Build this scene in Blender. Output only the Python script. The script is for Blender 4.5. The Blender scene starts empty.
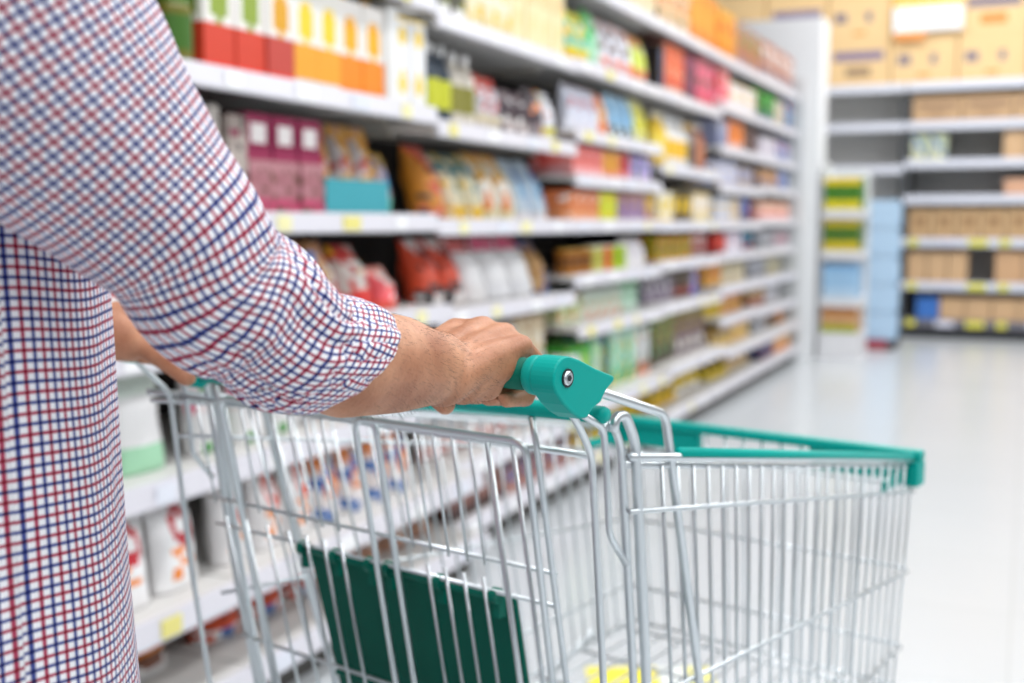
import bpy, math, random
from mathutils import Vector, Matrix, noise
from math import sin, cos, pi, radians

random.seed(7)
COL = bpy.context.scene.collection

# ------------------------------------------------------------------ measuring
# World: +Y runs along the aisle, Z up, the photographer stands at X=0, Y=0.
FPX, CAM_H = 1150.0, 1.15
PITCH, YAW = math.atan(119.5 / 1150.0), radians(24.1)
HD = Vector((-sin(YAW), cos(YAW), 0)); RT = Vector((cos(YAW), sin(YAW), 0)); UP = Vector((0, 0, 1))
CF = HD * cos(PITCH) - UP * sin(PITCH); CU = HD * sin(PITCH) + UP * cos(PITCH); CP = Vector((0, 0, CAM_H))
def at(px, py, dist):
    """world point seen at (px, py) at a given horizontal distance ahead of the photographer"""
    d = CF + RT * ((px - 512) / FPX) + CU * ((341.5 - py) / FPX)
    return CP + d * (dist / d.dot(HD))

# ------------------------------------------------------------------ materials
def lin(c):
    if isinstance(c, str):
        c = tuple(int(c[i:i+2], 16) / 255 for i in (0, 2, 4))
    return tuple(x / 12.92 if x <= .04045 else ((x + .055) / 1.055) ** 2.4 for x in c) + (1,)
MATS = {}
def mat(c, rough=.5, metal=0.0, name=None, coat=0.0, spec=.5):
    key = (c, rough, metal, coat)
    if key in MATS: return MATS[key]
    m = bpy.data.materials.new(name or 'surface_' + str(c)); m.use_nodes = True
    b = m.node_tree.nodes['Principled BSDF']
    b.inputs['Base Color'].default_value = lin(c); b.inputs['Roughness'].default_value = rough
    b.inputs['Metallic'].default_value = metal; b.inputs['Coat Weight'].default_value = coat
    b.inputs['Specular IOR Level'].default_value = spec
    MATS[key] = m
    return m
def N(nt, t, **kw):
    n = nt.nodes.new(t)
    for k, v in kw.items(): setattr(n, k, v)
    return n
def math_node(nt, op, a, b=None, c=None, clamp=False):
    n = N(nt, 'ShaderNodeMath', operation=op, use_clamp=clamp)
    for i, v in enumerate((a, b, c)):
        if v is None: continue
        if isinstance(v, (int, float)): n.inputs[i].default_value = v
        else: nt.links.new(v, n.inputs[i])
    return n.outputs[0]
def mixc(nt, fac, a, b, mode='MIX'):
    n = N(nt, 'ShaderNodeMix', data_type='RGBA', blend_type=mode)
    for i, v in ((0, fac), (6, a), (7, b)):
        if isinstance(v, (int, float)): n.inputs[i].default_value = v
        elif isinstance(v, tuple): n.inputs[i].default_value = v
        else: nt.links.new(v, n.inputs[i])
    return n.outputs[2]

def plaid_material(P=.0058):
    m = bpy.data.materials.new('checked_cotton'); m.use_nodes = True
    nt = m.node_tree; b = nt.nodes['Principled BSDF']
    uv = N(nt, 'ShaderNodeUVMap'); sep = N(nt, 'ShaderNodeSeparateXYZ'); nt.links.new(uv.outputs[0], sep.inputs[0])
    def stripes(ch):
        f = math_node(nt, 'FRACT', math_node(nt, 'DIVIDE', sep.outputs[ch], 2 * P))
        def line(c):
            d = math_node(nt, 'ABSOLUTE', math_node(nt, 'SUBTRACT', f, c))
            return math_node(nt, 'MULTIPLY_ADD', d, -22.0, 22 * .088 + .5, clamp=True)
        col = mixc(nt, line(.25), (1, 1, 1, 1), (.06, .085, .30, 1))
        return mixc(nt, line(.75), col, (.46, .05, .11, 1))
    c = mixc(nt, 1.0, stripes(0), stripes(1), 'MULTIPLY')
    c = mixc(nt, 1.0, c, (.97, .965, 1, 1), 'MULTIPLY')
    nt.links.new(c, b.inputs['Base Color'])
    b.inputs['Roughness'].default_value = .85
    b.inputs['Specular IOR Level'].default_value = .2
    b.inputs['Sheen Weight'].default_value = .15
    w = N(nt, 'ShaderNodeTexNoise'); w.inputs['Scale'].default_value = 900
    nt.links.new(uv.outputs[0], w.inputs['Vector'])
    bp = N(nt, 'ShaderNodeBump'); bp.inputs['Strength'].default_value = .15; bp.inputs['Distance'].default_value = .0006
    nt.links.new(w.outputs[0], bp.inputs['Height']); nt.links.new(bp.outputs[0], b.inputs['Normal'])
    return m
def skin_material():
    m = bpy.data.materials.new('skin'); m.use_nodes = True
    nt = m.node_tree; b = nt.nodes['Principled BSDF']
    tc = N(nt, 'ShaderNodeTexCoord')
    n1 = N(nt, 'ShaderNodeTexNoise'); n1.inputs['Scale'].default_value = 28; n1.inputs['Detail'].default_value = 4
    nt.links.new(tc.outputs['Object'], n1.inputs['Vector'])
    n2 = N(nt, 'ShaderNodeTexNoise'); n2.inputs['Scale'].default_value = 420; n2.inputs['Detail'].default_value = 3
    nt.links.new(tc.outputs['Object'], n2.inputs['Vector'])
    r = N(nt, 'ShaderNodeValToRGB'); nt.links.new(n1.outputs[0], r.inputs[0])
    r.color_ramp.elements[0].position = .3; r.color_ramp.elements[0].color = lin('a86c4c')
    r.color_ramp.elements[1].position = .7; r.color_ramp.elements[1].color = lin('d39a77')
    f = math_node(nt, 'MULTIPLY_ADD', n2.outputs[0], -5.0, 2.3, clamp=True)
    c = mixc(nt, math_node(nt, 'MULTIPLY', f, .28), r.outputs[0], lin('6b4329'))
    nt.links.new(c, b.inputs['Base Color'])
    b.inputs['Roughness'].default_value = .5
    b.inputs['Subsurface Weight'].default_value = .12
    b.inputs['Subsurface Radius'].default_value = (.012, .005, .003); b.inputs['Subsurface Scale'].default_value = .6
    bp = N(nt, 'ShaderNodeBump'); bp.inputs['Strength'].default_value = .35; bp.inputs['Distance'].default_value = .0012
    nt.links.new(n2.outputs[0], bp.inputs['Height']); nt.links.new(bp.outputs[0], b.inputs['Normal'])
    return m
def floor_material():
    m = bpy.data.materials.new('floor_tiles'); m.use_nodes = True
    nt = m.node_tree; b = nt.nodes['Principled BSDF']
    tc = N(nt, 'ShaderNodeTexCoord')
    br = N(nt, 'ShaderNodeTexBrick', offset=0.0, squash=1.0)
    br.inputs['Scale'].default_value = 1; br.inputs['Brick Width'].default_value = .6; br.inputs['Row Height'].default_value = .6
    br.inputs['Mortar Size'].default_value = .004; br.inputs['Mortar Smooth'].default_value = .3
    br.inputs['Color1'].default_value = lin('cdd1d4'); br.inputs['Color2'].default_value = lin('caced1'); br.inputs['Mortar'].default_value = lin('bfc3c5')
    nt.links.new(tc.outputs['Object'], br.inputs['Vector'])
    n = N(nt, 'ShaderNodeTexNoise'); n.inputs['Scale'].default_value = 1.7; nt.links.new(tc.outputs['Object'], n.inputs['Vector'])
    c = mixc(nt, math_node(nt, 'MULTIPLY', n.outputs[0], .22), br.outputs[0], lin('c6cacc'))
    nt.links.new(c, b.inputs['Base Color'])
    b.inputs['Roughness'].default_value = .22; b.inputs['Specular IOR Level'].default_value = .5
    return m
def cardboard():
    m = bpy.data.materials.new('cardboard'); m.use_nodes = True
    nt = m.node_tree; b = nt.nodes['Principled BSDF']
    tc = N(nt, 'ShaderNodeTexCoord'); n = N(nt, 'ShaderNodeTexNoise'); n.inputs['Scale'].default_value = 9
    nt.links.new(tc.outputs['Object'], n.inputs['Vector'])
    nt.links.new(mixc(nt, n.outputs[0], lin('f0cf9c'), lin('e6c088')), b.inputs['Base Color']); b.inputs['Roughness'].default_value = .8
    return m

M_STEEL = mat('dde3e6', .36, 1.0, 'galvanised_steel')
M_GREEN = mat('00a79c', .42, 0, 'green_plastic', 0, .2)
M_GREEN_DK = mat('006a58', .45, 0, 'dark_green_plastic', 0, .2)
M_SHELF = mat('e8e8ea', .4, 0, 'white_painted_steel')
M_DECK = mat('cfcdca', .5, 0, 'grey_painted_steel')
M_BACK = mat('33302f', .7, 0, 'dark_back_panel')
M_STRIP = mat('dedce3', .35, 0, 'price_strip_plastic')
M_PLAID, M_SKIN, M_FLOOR, M_CARD = plaid_material(), skin_material(), floor_material(), cardboard()

# ------------------------------------------------------------------ mesh builder
class MB:
    def __init__(s): s.v = []; s.f = []; s.mi = []; s.uv = []; s.ms = []
    def m(s, material):
        if material not in s.ms: s.ms.append(material)
        return s.ms.index(material)
    def add(s, verts, faces, material, uvs=None):
        o = len(s.v); s.v += [tuple(v) for v in verts]; k = s.m(material)
        for i, f in enumerate(faces):
            s.f.append(tuple(o + a for a in f)); s.mi.append(k)
            s.uv.append([uvs[a] for a in f] if uvs else [(0, 0)] * len(f))
        return s
    def box(s, lo, hi, material, faces='all'):
        (a, b, c), (d, e, f) = lo, hi
        V = [(a, b, c), (d, b, c), (d, e, c), (a, e, c), (a, b, f), (d, b, f), (d, e, f), (a, e, f)]
        return s.add(V, [(0, 3, 2, 1), (4, 5, 6, 7), (0, 1, 5, 4), (1, 2, 6, 5), (2, 3, 7, 6), (3, 0, 4, 7)], material)
    def tube(s, pts, r, material, n=8, cap=True, closed=False):
        pts = [Vector(p) for p in pts]; rr = r if isinstance(r, (list, tuple)) else [r] * len(pts)
        t = []
        for i in range(len(pts)):
            a = pts[max(0, i - 1)]; b = pts[min(len(pts) - 1, i + 1)]
            t.append((b - a).normalized())
        ref = Vector((0, 0, 1)) if abs(t[0].z) < .9 else Vector((1, 0, 0))
        u = t[0].cross(ref).normalized(); V = []
        for i, p in enumerate(pts):
            u = (u - t[i] * u.dot(t[i])).normalized(); w = t[i].cross(u)
            for k in range(n):
                a = 2 * pi * k / n
                V.append(p + (u * cos(a) + w * sin(a)) * rr[i])
        F = []
        for i in range(len(pts) - 1):
            for k in range(n):
                F.append((i*n+k, i*n+(k+1) % n, (i+1)*n+(k+1) % n, (i+1)*n+k))
        if cap:
            F.append(tuple(reversed(range(n)))); F.append(tuple((len(pts)-1)*n + k for k in range(n)))
        return s.add(V, F, material)
    def lathe(s, prof, mats, n=16, x=0, y=0):
        """prof [(r,z)...], mats: one material or one per segment"""
        V = [(x + r*cos(2*pi*k/n), y + r*sin(2*pi*k/n), z) for r, z in prof for k in range(n)]
        for i in range(len(prof) - 1):
            mm = mats[i] if isinstance(mats, list) else mats
            o = [V[i*n+k] for k in range(n)] + [V[(i+1)*n+k] for k in range(n)]
            s.add(o, [(k, (k+1) % n, n+(k+1) % n, n+k) for k in range(n)], mm)
        s.add(V[-n:], [tuple(range(n))], mats[-1] if isinstance(mats, list) else mats)
        s.add(V[:n], [tuple(reversed(range(n)))], mats[0] if isinstance(mats, list) else mats)
        return s
    def prism(s, poly, x0, x1, material):
        """polygon in (y,z) extruded along x"""
        n = len(poly)
        V = [(x0, y, z) for y, z in poly] + [(x1, y, z) for y, z in poly]
        F = [(i, (i+1) % n, n+(i+1) % n, n+i) for i in range(n)] + [tuple(reversed(range(n))), tuple(range(n, 2*n))]
        return s.add(V, F, material)
    def mesh(s, name, smooth=False):
        me = bpy.data.meshes.new(name); me.from_pydata(s.v, [], s.f)
        for m in s.ms: me.materials.append(m)
        me.polygons.foreach_set('material_index', s.mi)
        lay = me.uv_layers.new(name='UVMap')
        flat = [c for f in s.uv for p in f for c in p]
        lay.data.foreach_set('uv', flat)
        if smooth: me.polygons.foreach_set('use_smooth', [True] * len(me.polygons))
        me.update()
        return me
    def build(s, name, parent=None, smooth=False, bevel=0, fix=False):
        me = s.mesh(name, smooth)
        if fix or bevel:
            import bmesh
            bm = bmesh.new(); bm.from_mesh(me)
            if fix: bmesh.ops.remove_doubles(bm, verts=bm.verts, dist=1e-5)
            bmesh.ops.recalc_face_normals(bm, faces=bm.faces); bm.to_mesh(me); bm.free()
        o = bpy.data.objects.new(name, me); COL.objects.link(o)
        if parent: o.parent = parent
        if bevel:
            b = o.modifiers.new('bevel', 'BEVEL'); b.width = bevel; b.segments = 3; b.limit_method = 'ANGLE'; b.angle_limit = radians(35)
        return o
def tag(o, label=None, cat=None, group=None, kind=None):
    if label: o['label'] = label
    if cat: o['category'] = cat
    if group: o['group'] = group
    if kind: o['kind'] = kind
    return o
def empty(name, loc=(0, 0, 0), rz=0, parent=None):
    o = bpy.data.objects.new(name, None); COL.objects.link(o); o.location = loc; o.rotation_euler = (0, 0, rz)
    o.empty_display_size = .05
    if parent: o.parent = parent
    return o
def copy_tree(o, parent=None):
    c = o.copy(); COL.objects.link(c)
    if parent: c.parent = parent
    for ch in list(o.children): copy_tree(ch, c)
    return c

# ------------------------------------------------------------------ setting
fl = MB(); fl.add([(-6, -3, 0), (6, -3, 0), (6, 14, 0), (-6, 14, 0), (-6, -3, -.05), (6, -3, -.05), (6, 14, -.05), (-6, 14, -.05)],
       [(0, 1, 2, 3), (7, 6, 5, 4), (0, 4, 5, 1), (1, 5, 6, 2), (2, 6, 7, 3), (3, 7, 4, 0)], M_FLOOR)
tag(fl.build('floor'), kind='structure')
wb = MB(); wb.box((-6, 13.2, 0), (6, 13.35, 4.6), mat('e9e7e2', .8)); tag(wb.build('wall_back'), kind='structure')
cm = MB(); cm.box((-2.42, 9.93, 0), (-1.63, 10.3, 2.84), mat('f6f7f8', .5)); tag(cm.build('column'), kind='structure')

# ------------------------------------------------------------------ shelving run on the left
XB = -2.28                                       # back panel of the run
def front_x(z, bay):
    if bay <= 2: return -1.58 if z < .2 else -1.60 if z < .4 else -1.66 if z < .7 else -1.71 if z < 1 else -1.76
    return -1.70 if z < .5 else -1.74 if z < .8 else -1.76
BAY0, BL = -.42, 1.25
LEVELS = {
 0: (.14, .34, .60, .88, 1.17, 1.51, 1.86),
 1: (.14, .34, .60, .88, 1.17, 1.51, 1.86),
 2: (.14, .34, .60, .88, 1.17, 1.51, 1.86),
 3: (.14, .34, .58, .85, 1.155, 1.475, 1.82),
 4: (.14, .36, .70, .92, 1.155, 1.35, 1.54, 1.83, 2.17),
 5: (.14, .38, .71, .94, 1.15, 1.45, 1.83, 2.17),
 6: (.14, .34, .54, .74, .95, 1.15, 1.38, 1.62, 1.88, 2.17),
 7: (.14, .34, .52, .74, .95, 1.17, 1.40, 1.62, 1.88, 2.17)}
BAYNAME = {0: 'behind the shopper', 1: 'nearest', 2: 'second-nearest', 3: 'third', 4: 'fourth', 5: 'fifth', 6: 'sixth', 7: 'farthest'}
def bay_y(b): return BAY0 + BL * b
M_UNDER = mat('b9b3a8', .6)
TAGC = [mat('efe58a', .5)] + [mat('fdfdfe', .4)]*4 + [mat('e9ecf6', .4)]*2 + [mat('f6f0b8', .5)]
def make_bay(b):
    y0, y1 = bay_y(b) + .004, bay_y(b) + BL - .004
    top = LEVELS[b][-1] + .34
    root = empty('shelving_bay', (0, y0, 0))
    tag(root, {1: 'white shelving bay nearest the shopper, mostly hidden behind his checked shirt',
               2: 'white shelving bay stocked with juice cartons beside the shopper',
               3: 'white shelving bay stocked with snack bags, just past the juice cartons',
               4: 'white shelving bay with green packs low down, above the trolley handle bracket',
               5: 'white shelving bay with orange boxes on top, fifth along the aisle',
               6: 'white shelving bay with closely spaced shelves, second from the aisle end',
               7: 'white shelving bay at the aisle end with brown boxes on top'}[b], 'shelving unit', 'shelving bays on the left of the aisle')
    W = y1 - y0
    q = MB(); q.box((XB - .02, 0, .02), (XB, W, top - .1), M_BACK); q.build('back_panel', root)
    q = MB(); q.box((XB + .001, -.002, .02), (XB + .05, .028, top - .1), mat('4a4a4c', .5)); q.build('upright', root)
    fx = front_x(.14, b)
    q = MB(); q.box((XB + .06, 0, .0), (fx - .06, W, .085), mat('55524e', .6)); q.build('kick_plate', root)
    for i, z in enumerate(LEVELS[b]):
        fx = front_x(z, b); q = MB()
        q.box((XB + .052, 0, z - .022), (fx - .002, W, z), M_DECK)
        q.box((XB + .052, .004, z - .045), (XB + .35, .02, z - .0225), M_UNDER); q.box((XB + .052, W - .02, z - .045), (XB + .35, W - .004, z - .0225), M_UNDER)
        s = q.build('shelf', root)
        h = .05
        q = MB(); poly = [(fx - .002, z + .006), (fx + .006, z + .006), (fx + .014, z - h + .006), (fx + .012, z - h), (fx - .002, z - h)]
        V = [(x, 0, zz) for x, zz in poly] + [(x, W, zz) for x, zz in poly]; n = 5
        q.add(V, [(i2, (i2+1) % n, n+(i2+1) % n, n+i2) for i2 in range(n)] + [tuple(range(n)), tuple(reversed(range(n, 2*n)))], M_STRIP)
        q.build('price_strip', s, fix=True)
        if b <= 5:
            for k in range(4):
                yy = .05 + .3 * k + random.random() * .12; q = MB()
                q.box((fx + .0125, yy, z - h + .007), (fx + .0155, yy + random.choice((.06, .09)), z - .004), random.choice(TAGC)); q.build('price_tag', s)
    return root
for b in range(1, 8): make_bay(b)
ep = MB(); ep.box((XB - .02, 9.59, 0), (-1.72, 9.62, 2.30), mat('cfd2d3', .4))
ep.box((-1.72, 9.585, 0), (-1.695, 9.63, 2.30), mat('dfe1e2', .35))
tag(ep.build('gondola_end'), 'pale grey end panel closing the left shelving run', 'panel')

# ------------------------------------------------------------------ goods
def pattern(kind, u, v, c):
    k = pattern_base(kind.rstrip('_'), u, v, c)
    if kind in ('label', 'bands', 'two', 'diag'):
        sd = sum(ord(ch) for ch in ''.join(c)) % 97
        n = noise.noise((u*3.2 + sd, v*5.0 + sd*.37, sd*1.7))
        if n > .30: return 3
        if n < -.28: return (k + 1) % 3
    return k
def pattern_base(kind, u, v, c):
    """colour index at u,v in 0..1 across a printed face"""
    if kind == 'plain': return 0
    if kind == 'half':                          # coloured lower half, pale upper half with a fruit
        if v < .08: return 3
        if v < .42: return 0
        if ((u - .5) / .32) ** 2 + ((v - .66) / .2) ** 2 < 1: return 2
        return 1
    if kind == 'label':
        if .2 < u < .8 and .35 < v < .78: return 1
        if v < .12: return 2
        return 0
    if kind == 'bands': return 1 if v > .78 else 2 if v < .3 else 0
    if kind == 'two': return 1 if v > .5 else 0
    if kind == 'spots':
        for (a, b2) in ((.5, .82), (.5, .28)):
            if ((u - a) / .26) ** 2 + ((v - b2) / .13) ** 2 < 1: return 1
        return 2 if v < .06 else 0
    if kind == 'ring':
        r = math.hypot((u - .55) / .3, (v - .72) / .2)
        if .55 < r < 1: return 1
        for (a, b2) in ((.35, .45), (.55, .32), (.3, .22)):
            if ((u - a) / .14) ** 2 + ((v - b2) / .07) ** 2 < 1: return 2
        return 0
    if kind == 'diag': return 1 if u * .8 + v > 1.0 else (2 if v < .25 else 0)
    if kind == 'marks':                         # shipping carton print
        if (.15 < u < .28 or .6 < u < .7) and .45 < v < .62: return 1
        if .35 < u < .6 and .12 < v < .22: return 2
        return 0
    if kind == 'logo':
        if .12 < u < .88 and .55 < v < .8: return 1
        if .3 < u < .7 and .18 < v < .4: return 2
        return 0
    return 0
ACC = ('f4f2ee', '2e2a2c', 'd8362c', 'f2c62a', 'f6f4f0', '3d6fb4', '4a9a4a', '6a4a3a', 'f08a3a')
def accent(cols): return mat(ACC[sum(ord(ch) for ch in ''.join(cols)) % len(ACC)], .42)
def cmat(c): return M_CARD if c == 'card' else mat(c, .42)
def printed_box(w, d, h, cols, pat, nu=10, nv=14):
    """origin bottom centre, printed face towards +X, also the side towards -Y"""
    q = MB(); ms = [cmat(c) for c in cols]
    if len(ms) == 3 and pat in ('label', 'bands', 'two', 'diag'): ms.append(accent(cols))
    while len(ms) < 4: ms.append(ms[0])
    e = .0
    for face in (0, 1):
        ww = w if face == 0 else d
        for i in range(nu):
            for j in range(nv):
                u0, u1, v0, v1 = i/nu, (i+1)/nu, j/nv, (j+1)/nv
                k = pattern(pat, (u0+u1)/2, (v0+v1)/2, cols)
                P = []
                for uu, vv in ((u0, v0), (u1, v0), (u1, v1), (u0, v1)):
                    P.append((d/2, -w/2 + uu*w, vv*h) if face == 0 else (-d/2 + uu*d, -w/2, vv*h))
                q.add(P, [(0, 1, 2, 3)], ms[k])
    a = ms[0]; x0, x1, y0, y1 = -d/2, d/2, -w/2, w/2
    q.add([(x0, y0, 0), (x0, y1, 0), (x0, y1, h), (x0, y0, h), (x1, y0, 0), (x1, y1, 0), (x1, y1, h), (x1, y0, h)],
          [(0, 3, 2, 1), (3, 7, 6, 2), (1, 2, 6, 5), (0, 1, 5, 4)], a if pat not in ('half',) else ms[1])
    return q
def printed_bag(w, d, h, cols, pat, lean=.12, crimp=True):
    q = MB(); ms = [cmat(c) for c in cols]
    if len(ms) == 3 and pat in ('label', 'bands', 'two', 'diag'): ms.append(accent(cols))
    while len(ms) < 4: ms.append(ms[0])
    nu, nv = 10, 14; G = {}
    def prof(u, v):
        a = max(0, 1 - abs(2*u-1) ** 2.6) ** .6
        bt = min(1, (1 - v) / .42) ** .7 if v > .58 else 1
        b2 = (.75 + .25 * min(1, v / .2)) if crimp else 1
        return a * bt * b2
    V = []
    for side in (1, -1):
        for j in range(nv+1):
            for i in range(nu+1):
                u, v = i/nu, j/nv
                g = d/2 * prof(u, v) + .003
                ww = w * (1 - .10 * sin(pi * min(v*1.05, 1)) + (.04 if v > .9 else 0))
                wob = .006 * noise.noise((u*5 + w*31, v*6, side*3 + h*17))
                V.append((side*(g + wob*(1 if 0 < j < nv else 0)) - lean*v*h, (u-.5)*ww, v*h))
    o = (nu+1)*(nv+1)
    for j in range(nv):
        for i in range(nu):
            a = j*(nu+1)+i
            k = pattern(pat, (i+.5)/nu, (j+.5)/nv, cols)
            f = (a, a+1, a+nu+2, a+nu+1)
            q.add([V[t] for t in f], [(0, 1, 2, 3)], ms[k]); q.add([V[o+t] for t in f], [(3, 2, 1, 0)], ms[0])
    for j in range(nv):
        for i in (0, nu):
            a = j*(nu+1)+i; f = (a, a+nu+1, o+a+nu+1, o+a); q.add([V[t] for t in f], [(0, 1, 2, 3)], ms[0])
    for i in range(nu):
        a = nv*(nu+1)+i; q.add([V[t] for t in (a, a+1, o+a+1, o+a)], [(0, 1, 2, 3)], ms[0])
        q.add([V[t] for t in (i, i+1, o+i+1, o+i)], [(3, 2, 1, 0)], ms[0])
    return q
def product(kind, w, d, h, cols, pat, name, small):
    """one thing; small goods carry no separate parts"""
    if kind == 'box':
        return printed_box(w, d, h, cols, pat).build(name, fix=True)
    if kind == 'carton':
        o = printed_box(w, d, h*.9, cols, pat).build(name, fix=True)
        q = MB(); q.prism([(-w/2, h*.9), (w/2, h*.9), (w/2-.004, h*.93), (-w/2+.004, h*.93)], -d/2, d/2, cmat(cols[1 if len(cols) > 1 else 0]))
        q.build('carton_top', o)
        if not small:
            q = MB(); q.lathe([(.014, h*.93), (.014, h), (.011, h+.002)], cmat(cols[2 if len(cols) > 2 else 0]), 12, d*.2, 0); q.build('cap', o, smooth=False)
        return o
    if kind in ('bag', 'pouch'):
        q = printed_bag(w, d, h, cols, pat, .30 if kind == 'bag' else .10)
        return q.build(name, smooth=True, fix=True)
    r = min(w, d) / 2 * .96; c0, c1, c2 = cmat(cols[0]), cmat(cols[1]), cmat(cols[2] if len(cols) > 2 else cols[0])
    if kind == 'bottle':
        q = MB(); q.lathe([(r*.9, 0), (r, .01), (r, h*.18), (r*1.005, h*.18), (r*1.005, h*.55), (r, h*.55), (r*.95, h*.64), (r*.42, h*.82), (r*.36, h*.9)],
                          [c0, c0, c0, c1, c1, c0, c0, c0], 14)
        o = q.build(name, smooth=True)
        q = MB(); q.lathe([(r*.42, h*.88), (r*.42, h*.99), (r*.36, h)], c2, 12); q.build('cap', o)
        return o
    if kind == 'jar':
        q = MB(); q.lathe([(r*.92, 0), (r, .008), (r, h*.2), (r*1.006, h*.2), (r*1.006, h*.66), (r, h*.66), (r, h*.76), (r*.82, h*.85)],
                          [c0, c0, c0, c1, c1, c0, c0], 14)
        o = q.build(name, smooth=True)
        q = MB(); q.lathe([(r*.9, h*.83), (r*.9, h*.99), (r*.86, h)], c2, 14); q.build('lid', o)
        return o
    if kind == 'can':
        q = MB(); q.lathe([(r*.95, 0), (r, .006), (r, h*.3), (r, h*.72), (r, h-.006), (r*.95, h)], [c2, c0, c1, c0, c2], 16)
        return q.build(name, smooth=False)
    raise ValueError(kind)
ORD = ['bottom', 'second', 'third', 'fourth', 'fifth', 'sixth', 'seventh', 'eighth', 'ninth', 'tenth']
NAMES = {'box': 'food_box', 'carton': 'juice_carton', 'bag': 'snack_bag', 'pouch': 'food_pouch', 'bottle': 'bottle', 'jar': 'jar', 'can': 'food_can'}
CATS = {'box': 'box', 'carton': 'carton', 'bag': 'bag', 'pouch': 'pouch', 'bottle': 'bottle', 'jar': 'jar', 'can': 'can'}
PL = {'box': 'boxes', 'carton': 'cartons', 'bag': 'bags', 'pouch': 'pouches', 'bottle': 'bottles', 'jar': 'jars', 'can': 'cans'}
def stock(b, lev, runs, set_back=None):
    """runs: (kind, count, width, height, colours, pattern, description[, stacked])"""
    z = LEVELS[b][lev]; fx = front_x(z, b)
    if set_back is None: set_back = .02 if z > .8 else .10
    nxt = [l for l in LEVELS[b] if l > z + .01]; room = (nxt[0] - z - .06) if nxt else .4
    y = bay_y(b) + .034; end = bay_y(b) + BL - .012
    for run in runs:
        kind, n, w, h, cols, pat, desc = run[:7]; rows = run[7] if len(run) > 7 else 1
        if kind == 'gap': y += w; continue
        hh = min(h, room / rows - .004)
        d = {'box': .20, 'carton': .10, 'bag': .12, 'pouch': .08}.get(kind, w)
        small = b >= 4
        proto = None
        for i in range(n):
            if y + w > end: break
            for k in range(rows):
                if proto is None: proto = o = product(kind, w - (.022 if kind in ('bag', 'pouch') else .006), d, hh, cols, pat, NAMES[kind], small)
                else: o = copy_tree(proto)
                back = .05 if kind == 'bag' else 0
                o.location = (fx - set_back - d/2 - back - random.random() * .012, y + w/2, z + .0012 + k*(hh + .001))
                o.rotation_euler = (0, 0, radians(random.uniform(-1.2, 1.2)) if kind in ('box', 'carton') else radians(random.uniform(-5, 5)))
                if kind in ('box', 'carton'): o.rotation_euler = (0, 0, 0)

                tag(o, f'{desc} on the {ORD[lev]} shelf of the {BAYNAME[b]} bay', CATS[kind], f'{desc} {PL[kind]}, {ORD[lev]} shelf, {BAYNAME[b]} bay')
            y += w
W_, CR, RD, OR, YL, GR, TE, BL_, PU, BK, BR, TN, PK, GY, OL = ('f3f2f2', 'efe6bd', 'd2382f', 'f48a22', 'f5cf1d', '4fc046', '25a79b', '3f86c2', '8d76b4', '241c1f', '7b4a34', 'c99a63', 'e8678a', 'a5a3a8', '7d7a28')
# nearest bay (mostly hidden behind the shopper)
stock(1, 0, [('bag', 3, .2, .17, (RD, OR, W_), 'diag', 'red and orange snack bag'), ('bag', 3, .19, .17, (BR, OR, W_), 'label', 'brown snack bag')])
stock(1, 1, [('pouch', 2, .17, .2, ('d8d6d4', RD, OR), 'bands', 'pale pouch with red top'), ('pouch', 2, .17, .205, ('dfe08e', 'b22234', OR), 'bands', 'yellow-green fruit pouch with dark red top'), ('pouch', 3, .17, .207, (W_, 'c42c38', OR), 'ring', 'white pouch with red ring and orange leaves')], .06)
stock(1, 2, [('bag', 3, .2, .22, ('efeeee', W_, GR), 'label', 'plain white bag'), ('pouch', 3, .19, .22, (W_, 'e6f2e8', 'a9dcb8'), 'bands_', 'white pouch with pale green foot')], .07)
stock(1, 3, [('box', 6, .18, .2, (BR, W_, RD), 'label', 'brown box with white label')])
stock(1, 4, [('box', 6, .18, .24, ('8b1240', W_, PK), 'label', 'maroon box with white label')])
stock(1, 5, [('gap', 1, .85, 0, 0, 0, ''), ('carton', 3, .11, .29, (GY, W_, W_), 'two', 'grey and white carton')])
# second-nearest bay
stock(2, 5, [('jar', 1, .11, .17, ('6d6a18', '3e6b1c', '4a7a25'), '', 'olive green jar'),
             ('carton', 2, .12, .30, ('d9432c', 'f4f0ea', '92a83a', 'ee3c2c'), 'half', 'red and white fruit juice carton'),
             ('carton', 1, .12, .30, ('c6473c', 'f4f0ea', 'e3a41a', 'ef4a3a'), 'half', 'dark red juice carton with yellow fruit'),
             ('carton', 2, .115, .30, ('f3a72e', 'f3efe6', 'f6d32a', 'dcd9d5'), 'half', 'yellow-orange mango juice carton'),
             ('carton', 2, .125, .30, ('f88d1b', 'f4efe9', 'f9b20e', 'f5801c'), 'half', 'bright orange juice carton with orange picture'),
             ('box', 1, .06, .29, ('ececea', W_, W_), 'plain', 'plain white slim box'),
             ('carton', 2, .095, .30, (W_, 'f8d21c', 'ecece8'), 'spots', 'white carton with yellow spots'),
             ('carton', 2, .09, .285, ('dfe3ee', W_, 'd0202c', 'e98852'), 'bands', 'pale blue carton with red cap')])
stock(2, 4, [('box', 1, .10, .24, ('8e1746', 'efe4e4', 'c79a8f'), 'label_', 'maroon box with white label beside the elbow'),
             ('can', 1, .085, .26, ('b0a9a2', '8d857f', '6a625c'), '', 'tall grey can'),
             ('box', 1, .08, .24, ('b4a8a0', '9c8f88', '8d2c4f'), 'bands', 'grey box with maroon top'),
             ('box', 3, .115, .135, ('a56a72', 'b77f86', 'c2496f'), 'bands', 'dusky pink box in stack'), 
             ])
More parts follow.
